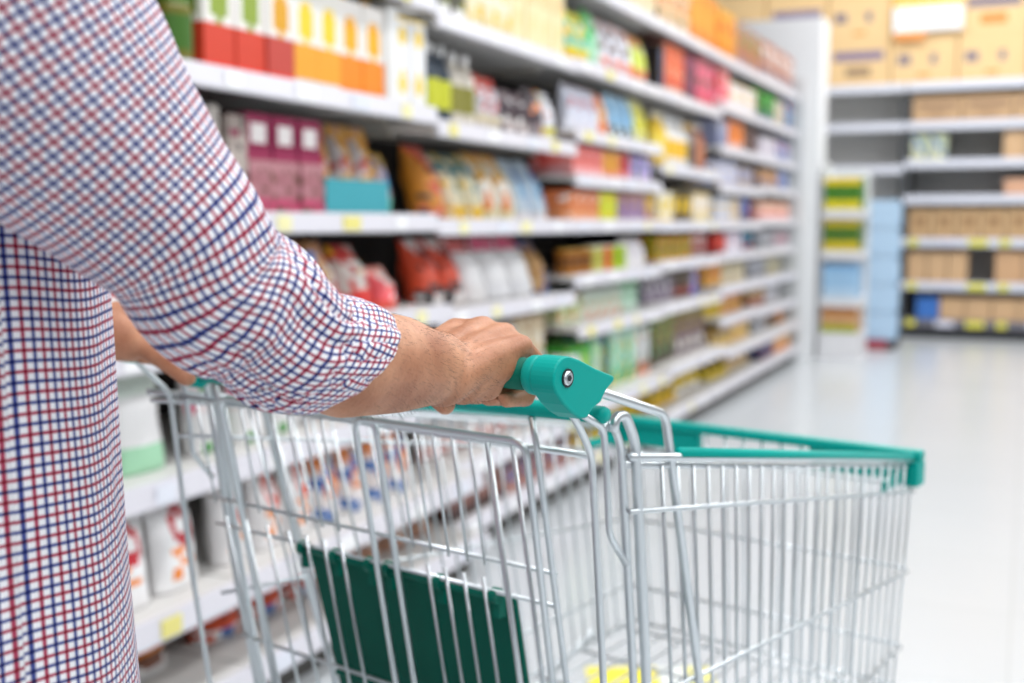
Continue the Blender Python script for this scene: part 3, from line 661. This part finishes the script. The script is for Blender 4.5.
# basket walls; corners: rear right, rear left, front right, front left
YR, YF = .12, .845
XR = {1: .283, -1: -.288}; XF = {1: .291, -1: -.187}
def frac(y): return (y - YR) / (YF - YR)
def rim_z(y): return .951 + (.8285 - .951)*frac(y)
def bot_z(y): return .42 + .08*frac(y)
def side_x(s, y, z=None):
    x = XR[s] + (XF[s] - XR[s])*frac(y)
    if z is not None: x -= s*.030*(rim_z(y) - z)/.45
    return x
def rake(y): t = frac(y); return .24*(1-t) + .05*t
for s in (1, -1):
    q = MB()
    q.tube([(side_x(s, y), y, rim_z(y)) for y in (YR if s > 0 else .05, .3, .5, .7, YF)], .0040, M_STEEL, 10)
    q.tube([(side_x(s, y) - s*.006, y, rim_z(y) - .0085) for y in (YR if s > 0 else .05, .3, .5, .7, YF)], .0030, M_STEEL, 10)
    q.build('side_rim', cart, smooth=True)
    q = MB(); q.tube([(side_x(s, y), y, rim_z(y) + .0040) for y in (.205, .5, YF - .008)], .0055, M_GREEN, 12); q.build('rim_cover', cart, smooth=True)
    q = MB(); n = 24
    for i in range(n):
        y = .175 + (YF - .183)*i/(n - 1); zt, zb = rim_z(y) - .008, bot_z(y)
        q.tube([(side_x(s, y, z), y + rake(y)*(zt - z), z) for z in (zt, (zt+zb)/2, zb)], .0018, M_STEEL, 6)
    for (za, zb) in ((.901, .785), (.712, .670), (.50, .56), (.42, .50)):
        P = []
        for y in (.108 if s > 0 else .07, .35, .6, YF):
            z = za + (zb - za)*frac(y); P.append((side_x(s, y, z) + s*.0042, y + rake(y)*(rim_z(y) - z), z))
        q.tube(P, .0025, M_STEEL, 8)
    q.build('side_panel', cart, smooth=True)
    x0 = XF[s]; q = MB(); xa, xb = sorted((x0 - s*.010, x0 - s*.006)); q.box((xa, YF - .10, .801), (xb, YF - .0155, .8155), M_GREEN)
    xa, xb = sorted((x0 + s*.010, x0 - s*.012)); q.box((xa, YF - .015, .794), (xb, YF + .014, .8280), M_GREEN)
    xa, xb = sorted((x0 - s*.0125, x0 - s*.15)); q.box((xa, YF - .002, .798), (xb, YF + .012, .8280), M_GREEN)
    q.build('corner_guard', cart, bevel=.003)
q = MB(); q.box((XF[-1] - .010, YF - .008, .8285), (XF[1] + .010, YF + .013, .8420), M_GREEN); q.build('front_rim', cart, bevel=.003)
q = MB(); zf = .832; xc = (XF[1] + XF[-1])/2; hw = (XF[1] - XF[-1])/2
for i in range(16):
    x = -hw + .012 + (2*hw - .024)*i/15
    q.tube([(xc + x*(1 - .10*t), YF + .05*.33*t, zf - .33*t) for t in (0, .5, 1)], .0018, M_STEEL, 6)
for z in (.790, .673, .560, .50):
    w = hw - .03*(.832 - z)/.45; q.tube([(xc - w, YF + .05*(zf - z) + .004, z), (xc + w, YF + .05*(zf - z) + .004, z)], .0025, M_STEEL, 8)
q.build('front_panel', cart, smooth=True)
q = MB()
for i in range(13):
    t = i/12; q.tube([(-.275 + .525*t, .25, .42), (xc - hw*.88 + 2*hw*.88*t, YF + .01, .50)], .0020, M_STEEL, 6)
for i in range(7):
    t = i/6; y = .25 + .59*t; z = .416 + .08*t; q.tube([(-.275*(1-t) + (xc - hw*.9)*t, y, z), (.25*(1-t) + (xc + hw*.9)*t, y, z)], .0025, M_STEEL, 8)
q.build('basket_floor', cart, smooth=True)
# rear gate
def gy(z): return .080 + .22*(.970 - z)
def G(x, z, off=0): return (x, gy(z) + off, z)
q = MB()
q.tube([G(-.285, .9555), G(.270, .9555)], .0030, M_STEEL, 10)
for z, xb in ((.836, .212), (.803, .21), (.66, .2), (.54, .2), (.45, .2)): q.tube([G(-.275, z, .004), G(xb, z, .004)], .0022, M_STEEL, 8)
for x in (-.255, -.23, -.205, -.18, -.155, -.13, -.105, -.08, -.055, .048, .071, .094, .117, .138):
    q.tube([G(x, .955, -.002), G(x - .004, .832, -.002)], .0014, M_STEEL, 6)
for x in (-.245, -.21, -.175, -.140, -.113, -.086, -.060, .060, .083, .106, .130):
    q.tube([G(x, .818, -.003), G(x - .004, .45, -.003)], .0018, M_STEEL, 6)
for x, r in ((.160, .0028), (.188, .0022)): q.tube([G(x, .9548, -.003), G(x - .007, .45, -.003)], r, M_STEEL, 8)
q.build('rear_gate', cart, smooth=True)
for (xa, xb) in ((-.205, .027), (.004, .210)):
    o_ = -.008 if xa < -.1 else -.0125
    q = MB(); q.tube(arc_pts([G(xa - .014, .45, o_), G(xa, .9625, o_), G(xb, .9625, o_), G(xb - .014, .45, o_)], .016, 7), .0033, M_STEEL, 10); q.build('leg_opening_frame', cart, smooth=True)
for x in (-.213, .2145):
    q = MB(); q.tube([G(x - .002, .984, -.002), G(x, .955, -.003), G(x - .004, .45, -.003)], .0030, M_STEEL, 10); q.build('gate_hanger', cart, smooth=True)
# seat flap with its two clip rails
fp = MB(); o_ = .020
A_ = [G(-.140, .792, o_), G(.145, .792, o_), G(.145, .620, o_), G(-.132, .620, o_)]
nrm = Vector((0, 1, .22)).normalized()*.006
V = [Vector(a) for a in A_] + [Vector(a) + nrm for a in A_]
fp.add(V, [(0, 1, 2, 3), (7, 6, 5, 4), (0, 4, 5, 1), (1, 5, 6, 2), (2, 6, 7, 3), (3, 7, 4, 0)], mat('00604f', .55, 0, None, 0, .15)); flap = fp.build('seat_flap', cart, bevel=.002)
q = MB(); q.tube([G(-.128, .645, o_ - .004), G(.142, .645, o_ - .004)], .003, M_GREEN_DK, 8); q.build('flap_rib', flap)
for (xa, xb) in ((-.131, -.030), (-.004, .135)):
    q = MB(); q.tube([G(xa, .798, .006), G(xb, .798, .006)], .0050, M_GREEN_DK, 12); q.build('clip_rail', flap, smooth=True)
    for x in (xa, (xa+xb)/2, xb):
        q = MB(); p = Vector(G(x, .798, .006)); q.tube([p - Vector((.004, 0, 0)), p + Vector((.004, 0, 0))], .0080, M_GREEN_DK, 14); q.box(tuple(p + Vector((-.004, 0, -.022))), tuple(p + Vector((.004, .01, 0))), M_GREEN_DK); q.build('clip', flap)
# undercarriage
for s in (1, -1):
    q = MB(); q.tube(arc_pts([(s*.235, .20, .50), (s*.235, .16, .30), (s*.225, .10, .135), (s*.19, .80, .135)], .04), .010, M_STEEL, 10); q.build('chassis_tube', cart, smooth=True)
    q = MB(); q.tube([(s*.225, .14, .30), (s*.20, .80, .49)], .007, M_STEEL, 8); q.build('chassis_brace', cart, smooth=True)
    for y, x in ((.13, .223), (.77, .192)):
        w = empty('caster', (s*x, y, 0), 0, cart)
        q = MB(); q.tube([(-.014, 0, .0605), (.014, 0, .0605)], .060, mat('2c2d30', .6), 24); q.build('wheel', w)
        q = MB(); q.box((-.024, -.018, .05), (-.018, .018, .13), M_STEEL); q.box((.018, -.018, .05), (.024, .018, .13), M_STEEL); q.box((-.024, -.018, .1301), (.024, .018, .134), M_STEEL); q.build('fork', w)
q = MB(); q.tube([(-.225, .13, .135), (.225, .13, .135)], .009, M_STEEL, 10); q.build('chassis_tube', cart, smooth=True)

# ------------------------------------------------------------------ the shopper
def capsule(q, p0, p1, r0, r1, flat=None, n=20):
    """closed tapered capsule"""
    p0, p1 = Vector(p0), Vector(p1); ax = (p1 - p0); L = ax.length; t = ax.normalized() if L > 1e-6 else UP
    pr = []
    for i in range(7):
        a = -pi/2 + (pi/2)*i/6; pr.append((p0 + t*r0*sin(a), max(r0*cos(a), 1e-4)))
    for i in range(7):
        a = (pi/2)*i/6; pr.append((p1 + t*r1*sin(a), max(r1*cos(a), 1e-4)))
    ref = UP if abs(t.z) < .9 else Vector((1, 0, 0))
    u = t.cross(ref).normalized(); w = t.cross(u); V = []
    for c, r in pr:
        for k in range(n):
            a = 2*pi*k/n; V.append(c + u*cos(a)*r + w*sin(a)*r)
    F = [(i*n+k, i*n+(k+1) % n, (i+1)*n+(k+1) % n, (i+1)*n+k) for i in range(len(pr)-1) for k in range(n)]
    F += [tuple(reversed(range(n))), tuple((len(pr)-1)*n+k for k in range(n))]
    q.add(V, F, M_SKIN)
def chain(q, pts, rs):
    for i in range(len(pts)-1): capsule(q, pts[i], pts[i+1], rs[i], rs[i+1])
def ellipsoid(q, c, ax, n=24):
    c = Vector(c); V = []; m = 14; ex, ey, ez = ax
    for i in range(m+1):
        a = -pi/2 + pi*i/m
        for k in range(n):
            b = 2*pi*k/n; V.append(c + ex*(cos(a)*cos(b)+1e-5*cos(b)) + ey*(cos(a)*sin(b)+1e-5*sin(b)) + ez*sin(a))
    F = [(i*n+k, i*n+(k+1) % n, (i+1)*n+(k+1) % n, (i+1)*n+k) for i in range(m) for k in range(n)]
    F += [tuple(reversed(range(n))), tuple(m*n+k for k in range(n))]
    q.add(V, F, M_SKIN)

SH_R = at(-70, -105, .585); EL_R = at(252, 310, .676); WR_R = at(437, 369, .850)
TC = at(-128, 500, .735); TC.z = 0                       # trunk axis on the floor plan
PF, PS = CY.copy(), CX.copy()                            # the way he faces, and his right
def T(r, f, z): return Vector((TC.x, TC.y, 0)) + PS*r + PF*f + UP*z
q = MB()
# head, neck, trunk, legs
chain(q, [T(0, -.01, 1.34), T(0, .0, 1.45), T(0, .02, 1.52)], [.065, .058, .06])
ellipsoid(q, T(0, .03, 1.60), (PS*.074, PF*.093, UP*.115)); ellipsoid(q, T(0, .06, 1.55), (PS*.055, PF*.07, UP*.07))
ellipsoid(q, T(0, .135, 1.585), (PS*.013, PF*.018, UP*.022))
for s in (1, -1):
    ellipsoid(q, T(s*.077, .02, 1.59), (PS*.012, PF*.02, UP*.032)); ellipsoid(q, T(s*.032, .105, 1.615), (PS*.015, PF*.013, UP*.012))
ellipsoid(q, T(0, .115, 1.535), (PS*.026, PF*.014, UP*.009))
ellipsoid(q, T(0, -.01, 1.22), (PS*.135, PF*.088, UP*.2)); ellipsoid(q, T(0, .0, .98), (PS*.125, PF*.085, UP*.2))
for s in (1, -1):
    chain(q, [T(s*.085, 0, .88), T(s*.095, .02, .48), T(s*.10, -.01, .10)], [.075, .055, .038])
    chain(q, [T(s*.10, -.03, .055), T(s*.105, .12, .045)], [.038, .032])
SH_L = T(-.17, -.01, 1.34)
chain(q, [T(.06, -.01, 1.33), SH_R], [.055, .048]); chain(q, [T(-.06, -.01, 1.33), SH_L], [.055, .05])
# right arm
F1, F2 = at(343, 361, .738), at(396, 364, .798)
chain(q, [SH_R, EL_R, F1, F2, WR_R], [.044, .034, .0372, .0345, .0262])
capsule(q, WR_R + UP*.003, WR_R - UP*.004 + CX*.004, .0255, .0245)
def hand(q, s, wrist, mcp, radii, off, thumb, curl=1.0):
    """s=1 right, -1 left; coordinates in the trolley's frame, bar along x"""
    for i, (m, r) in enumerate(zip(mcp, radii)):
        if s < 0: m = mcp[i]
        M = CW(*m)
        w = Vector(wrist) + CX*(s*(-.015 + .010*i)) + UP*(-.002*i)
        chain(q, [w, (w*.45 + M*.55) + UP*.002, M], [.0165, .0135, r*1.18])
        if i: capsule(q, CW(*mcp[i-1]), M, r*1.0, r*1.0); capsule(q, (w*.5 + CW(*mcp[i-1])*.5), (w*.4 + M*.6), .013, .013)
        x, y, z = m; L = (.95, 1.06, 1.0, .82)[i]
        d = off[i]
        pts = [(x, y, z), (x + s*d*.4, .0325*L + .003, HZ + .007), (x + s*d*.8, .0215, HZ - .0225), (x + s*d, -.004*curl, HZ - .0215*1.0)]
        chain(q, [CW(*p) for p in pts], [r*1.05, r*.98, r*.88, r*.74])
    chain(q, [CW(*p) for p in thumb[0]], thumb[1])
mcpR = [(.187, .006, 1.0615), (.2085, .013, 1.0635), (.2300, .014, 1.0600), (.2490, .011, 1.0525)]
thR = ([(.212, -.052, 1.040), (.186, -.024, 1.0520), (.170, -.022, 1.026), (.190, -.012, 1.0035)], [.016, .0120, .0105, .0088])
hand(q, 1, WR_R, mcpR, [.0098, .0100, .0094, .0086], [0, 0, -.002, -.003], thR)
capsule(q, CW(.236, -.045, 1.030), CW(.249, -.012, 1.0400), .0185, .0125)      # heel of the hand
capsule(q, CW(.228, -.05, 1.034), CW(.240, -.022, 1.026), .020, .014)
# left arm
WR_L = CW(-.262, -.075, 1.046); EL_L = T(-.24, .02, 1.08)
chain(q, [SH_L, EL_L, WR_L], [.048, .041, .027])
mcpL = [(-.205, .004, 1.058), (-.227, .012, 1.063), (-.248, .013, 1.058), (-.266, .010, 1.050)]
thL = ([CO, CO], [0, 0])
tl = [WR_L + CX*.012, at(143, 340, 1.150), at(165, 357, 1.135), at(187, 377, 1.12)]
def inv(p): d = p - CO; return (d.dot(CX), d.dot(CY), p.z)
hand(q, -1, WR_L, mcpL, [.0100, .0102, .0096, .0088], [0, 0, .002, .003], ([inv(p) for p in tl], [.020, .0165, .0130, .0095]))
capsule(q, WR_L, CW(-.214, -.030, 1.034), .030, .024)
bm_ = q.build('person', smooth=True)
rm = bm_.modifiers.new('remesh', 'REMESH'); rm.mode = 'VOXEL'; rm.voxel_size = .0026; rm.use_smooth_shade = True
sm = bm_.modifiers.new('smooth', 'SMOOTH'); sm.factor = .5; sm.iterations = 7
dg = bpy.context.evaluated_depsgraph_get(); me = bpy.data.meshes.new_from_object(bm_.evaluated_get(dg))
bm_.modifiers.clear(); bm_.data = me
me.materials.clear(); me.materials.append(M_SKIN); me.polygons.foreach_set('use_smooth', [True]*len(me.polygons))
person = bm_
tag(person, 'person in a checked shirt with rolled sleeves pushing the trolley', 'person')

# fine dark hair on the right forearm and wrist
from mathutils.bvhtree import BVHTree
bv = BVHTree.FromPolygons([v.co[:] for v in me.vertices], [tuple(p.vertices) for p in me.polygons])
rh = random.Random(3); q = MB(); m_h = mat('2a1a12', .6)
CH = [F1, F2, WR_R, WR_R + (CW(.222, .012, 1.05) - WR_R)*.45]
for i in range(1700):
    t = rh.random()**.8*3; k = min(int(t), 2); f = t - k
    c = CH[k]*(1-f) + CH[k+1]*f; ax = (CH[k+1] - CH[k]).normalized()
    a = rh.uniform(0, 2*pi); e1 = ax.cross(UP).normalized(); e2 = ax.cross(e1)
    d = e1*cos(a) + e2*sin(a)
    hit = bv.ray_cast(c + d*.12, -d)
    if hit[0] is None or (hit[0] - c).length > .06: continue
    p, n_ = hit[0], hit[1]
    g1 = (ax*rh.uniform(.6, 1.1) - UP*rh.uniform(.1, .7) + n_*.25); g1.normalize()
    L = rh.uniform(.003, .0065)
    q.tube([p - n_*.0004, p + g1*L*.5 + n_*.0006, p + g1*L - n_*.0001], [.00006, .00005, .00002], m_h, 3, cap=False)
hr = q.build('arm_hair', person); hr['kind'] = 'stuff'

# ---- shirt
def catmull(P, t):
    n = len(P) - 1; x = t*n; i = min(int(x), n-1); f = x - i
    p0, p1, p2, p3 = P[max(i-1, 0)], P[i], P[i+1], P[min(i+2, n)]
    return 0.5*((2*p1) + (p2 - p0)*f + (2*p0 - 5*p1 + 4*p2 - p3)*f*f + (3*p1 - p0 - 3*p2 + p3)*f**3)
def g_(x, s): return math.exp(-(x/s)**2)
def sleeve(keys, name, folds, nr=230, nt=150, shear=None, axis=None, sdir=None):
    """keys: (centre, radius)"""
    C_ = [k[0] for k in keys]; R_ = [k[1] for k in keys]
    pts = [catmull(C_, i/(nr-1)) for i in range(nr)]; rad = [catmull(R_, i/(nr-1)) for i in range(nr)]
    # even spacing by length
    t = [(pts[min(i+1, nr-1)] - pts[max(i-1, 0)]).normalized() for i in range(nr)]
    if axis is not None: t = [axis]*nr
    # the seam runs along the far side
    away = HD.copy(); V = []; UVs = []; s_len = 0
    for i in range(nr):
        if i: s_len += (pts[i] - pts[i-1]).length
        u = (away - t[i]*away.dot(t[i])).normalized(); w = t[i].cross(u)
        for k in range(nt+1):
            a = 2*pi*k/nt; d = folds(a, s_len, i/(nr-1))
            dr = u*cos(a) + w*sin(a); sh = sdir*(shear(i/(nr-1))*dr.z) if shear else t[i]*0
            V.append(pts[i] + dr*(rad[i] + d) + sh); UVs.append(((a-pi)*(rad[i]*.6 + .4*.055)*1.12, s_len*1.12))
    F = [(i*(nt+1)+k, i*(nt+1)+k+1, (i+1)*(nt+1)+k+1, (i+1)*(nt+1)+k) for i in range(nr-1) for k in range(nt)]
    return V, UVs, F
K = [(at(-140, -180, .57), .072), (at(-18, 0, .60), .0745), (at(62, 107, .622), .0690), (at(132, 185, .64), .0570), (at(183, 239, .652), .0500), (at(213, 285, .663), .0475), (at(252, 312, .68), .0475), (at(290, 340, .698), .0440), (at(316, 350, .717), .0415), (at(340, 359, .738), .0388)]
def folds_r(a, s, t):
    # a=0 far side; pi faces the aisle camera side; quarter turns are the upper and lower edges
    p = (cos(a)*1.0, sin(a)*1.0)
    d = .0022 * noise.noise((p[0]*1.3 + 3, p[1]*1.3, s*9)) + .0012*noise.noise((p[0]*3, p[1]*3 + 5, s*22))
    se = s_elbow
    win = g_(s - se, .075)
    d += .0042*win*noise.noise((p[0]*1.6 + s*14, p[1]*2.4 + 2, s*30))
    r1 = abs(noise.noise((p[0]*1.5 + 9, p[1]*1.8 - s*11, s*16 + p[1]*2)))
    d -= .0045*win*max(0, .22 - r1)/.22
    wc = g_(s - (se + .10), .04)
    d += .0010*wc*sin(s*150 + 1.6*sin(a + .6))*max(0, .5 + noise.noise((p[0]*2, p[1]*2, 4)))
    return d
s_elbow = .36
FD = (F2 - EL_R).normalized()
V, UVs, F = sleeve(K, 'sleeve', folds_r, shear=lambda x: .028*max(0, (x - .6)/.4)**1.3, sdir=FD)
q = MB(); q.add(V, F, M_PLAID, UVs)
# torso
nz, nt = 150, 200; V = []; UVs = []
def ring(z):
    """half widths sideways and fore-aft, and centre shift, of the shirt at height z"""
    t = (z - .70) / (1.40 - .70)
    a = .168 + .012*(1 - t)**2 + .004*sin(t*5)
    b = .128 + .010*(1 - t)**2 + .005*sin(t*4 + 1)
    if t > .85: k = (t - .85)/.15; a *= 1 - .45*k*k; b *= 1 - .35*k*k
    return a, b
for i in range(nz+1):
    z = .70 + (1.425 - .70)*i/nz; a_, b_ = ring(z)
    for k in range(nt+1):
        th = 2*pi*k/nt
        # seam at the left of the body (th=pi)
        d = .004*noise.noise((cos(th)*2.2, sin(th)*2.2, z*3)) + .0022*noise.noise((cos(th)*6, sin(th)*6 + z*4, z*5))
        d += .0035*sin(th*9 + 3*noise.noise((cos(th), sin(th), z*3))) * max(0, (1.05 - z))*1.4
        ce, se = cos(th), sin(th)
        ex = 2/2.4; sx = math.copysign(abs(ce)**ex, ce); sy = math.copysign(abs(se)**ex, se)
        c = T((a_ + d)*sx, (b_ + d)*sy, z)
        V.append(c); UVs.append(((th if th < pi else th - 2*pi)*.150, z + .0006*noise.noise((th*2, z*4, 0))*10))
F = [(i*(nt+1)+k, i*(nt+1)+k+1, (i+1)*(nt+1)+k+1, (i+1)*(nt+1)+k) for i in range(nz) for k in range(nt)]
UV2 = UVs; q2 = q
for f in F: pass
fix = []
for f in F:
    uu = [UVs[x] for x in f]
    if max(u[0] for u in uu) - min(u[0] for u in uu) > .3: uu = [((u[0] + 2*pi*.150) if u[0] < 0 else u[0], u[1]) for u in uu]
    fix.append(uu)
o0 = len(q.v); q.v += [tuple(v) for v in V]
for f, uu in zip(F, fix): q.f.append(tuple(o0 + x for x in f)); q.mi.append(0); q.uv.append(uu)
# left sleeve, rolled above the elbow
KL = [(SH_L + (T(.05, 0, 1.33) - SH_L)*.4, .070), (SH_L, .066), (SH_L*.5 + EL_L*.5, .060), (EL_L + (SH_L - EL_L)*.12, .054)]
s_elbow = 9
V, UVs, F = sleeve(KL, 'sleeve', folds_r, 60, 60)
q.add(V, F, M_PLAID, UVs)
shirt = q.build('shirt', person, smooth=True)
so = shirt.modifiers.new('cloth thickness', 'SOLIDIFY'); so.thickness = .0009; so.offset = -1
# cuff: turned-back band, open at its outer end
KC = [(at(288, 341, .698), .0385), (at(303, 348, .710), .0420), (at(315, 352, .720), .0432), (at(326, 356, .729), .0425), (at(334, 359, .735), .0412), (at(337, 360, .738), .0398), (at(333, 359, .735), .0380)]
s_elbow = 9
def folds_c(a, s, t): return .0013*noise.noise((cos(a)*2.4, sin(a)*2.4, s*30)) + .0008*sin(a*11 + s*60)*min(1, t*2)
V, UVs, F = sleeve(KC, 'cuff', folds_c, 60, 150, shear=lambda x: .030, axis=FD, sdir=FD)
UVs = [(u + v*.22, v*1.0 - u*.10 + .003) for u, v in UVs]
q = MB(); q.add(V, F, M_PLAID, UVs); cuff = q.build('rolled_cuff', shirt, smooth=True)
so = cuff.modifiers.new('cloth thickness', 'SOLIDIFY'); so.thickness = .0012; so.offset = -1
# trousers, belt line, shoes and hair (outside the photo, for a complete figure)
q = MB(); mj = mat('2c3850', .8)
def leg_rings(s):
    V = []; hs = [(.76, .09, .10), (.60, .095, .082), (.45, .098, .072), (.25, .10, .064), (.09, .10, .062)]
    for z, x, r in hs:
        for k in range(28): V.append(T(s*x + r*cos(2*pi*k/28), r*1.05*sin(2*pi*k/28), z))
    return V, [(i*28+k, i*28+(k+1) % 28, (i+1)*28+(k+1) % 28, (i+1)*28+k) for i in range(4) for k in range(28)]
V = []; hip = [(1.0, .142, .1), (.9, .148, .105), (.80, .152, .11), (.72, .15, .108)]
for z, a, b in hip:
    for k in range(40): V.append(T(a*cos(2*pi*k/40), b*sin(2*pi*k/40), z))
q.add(V, [(i*40+k, (i+1)*40+k, (i+1)*40+(k+1) % 40, i*40+(k+1) % 40) for i in range(3) for k in range(40)], mj)
for s in (1, -1):
    V, F = leg_rings(s); q.add(V, F, mj)
q.build('trousers', person, smooth=True)
for s in (1, -1):
    q = MB(); 
    ell = []
    for (f, z0, w, h) in ((-.085, .0, .03, .07), (-.06, .0, .042, .10), (.0, .0, .045, .10), (.07, .0, .048, .085), (.13, .0, .046, .06), (.17, .0, .03, .04)):
        for k in range(16):
            a = 2*pi*k/16; ell.append(T(s*.102 + w*cos(a), f, max(0, h/2 + h/2*1.05*sin(a)) + .001))
    q.add(ell, [(i*16+k, i*16+(k+1) % 16, (i+1)*16+(k+1) % 16, (i+1)*16+k) for i in range(5) for k in range(16)] + [tuple(reversed(range(16))), tuple(80+k for k in range(16))], mat('4a3428', .5))
    q.build('shoe', person, smooth=True, fix=True)
q = MB(); V = []; n = 32; m = 10
for i in range(m+1):
    a = radians(8) + (pi/2 - radians(8))*i/m
    for k in range(n): 
        b = 2*pi*k/n; V.append(T(0, .02, 1.615) + PS*(.083*cos(a)*cos(b)) + PF*(.098*cos(a)*sin(b) - .008) + UP*(.112*sin(a)))
q.add(V, [(i*n+k, i*n+(k+1) % n, (i+1)*n+(k+1) % n, (i+1)*n+k) for i in range(m) for k in range(n)], mat('1d1713', .7)); q.build('hair', person, smooth=True)

# ------------------------------------------------------------------ light and camera
w = bpy.data.worlds.new('store_light'); bpy.context.scene.world = w; w.use_nodes = True
bg = w.node_tree.nodes['Background']; bg.inputs[0].default_value = (.93, .96, 1, 1); bg.inputs[1].default_value = .52
def strip(x, y, L, wd, e):
    l = bpy.data.lights.new('ceiling_light', 'AREA'); l.shape = 'RECTANGLE'; l.size = wd; l.size_y = L; l.energy = e; l.color = (.975, .985, 1)
    o = bpy.data.objects.new('ceiling_light', l); o.location = (x, y, 4.2); COL.objects.link(o)
for x in (-.7, 1.6, 3.9):
    for y in (-1.2, 2.2, 5.6, 9.0): strip(x, y, 2.6, .35, 120)
strip(-1.5, 11.0, .35, 3.0, 95); strip(1.5, 11.0, .35, 3.0, 95)
cd = bpy.data.cameras.new('camera'); cam = bpy.data.objects.new('camera', cd); COL.objects.link(cam)
cd.sensor_width = 36; cd.lens = FPX*36/1024; cam.location = CP
cam.rotation_euler = Matrix((RT, CU, -CF)).transposed().to_euler()
cd.dof.use_dof = True; cd.dof.focus_distance = .83; cd.dof.aperture_fstop = 3.9; cd.clip_start = .02
sc = bpy.context.scene; sc.camera = cam
sc.view_settings.view_transform = 'Standard'; sc.view_settings.look = 'None'; sc.view_settings.gamma = 1
sc.view_settings.exposure = -1.06; sc.view_settings.use_curve_mapping = False
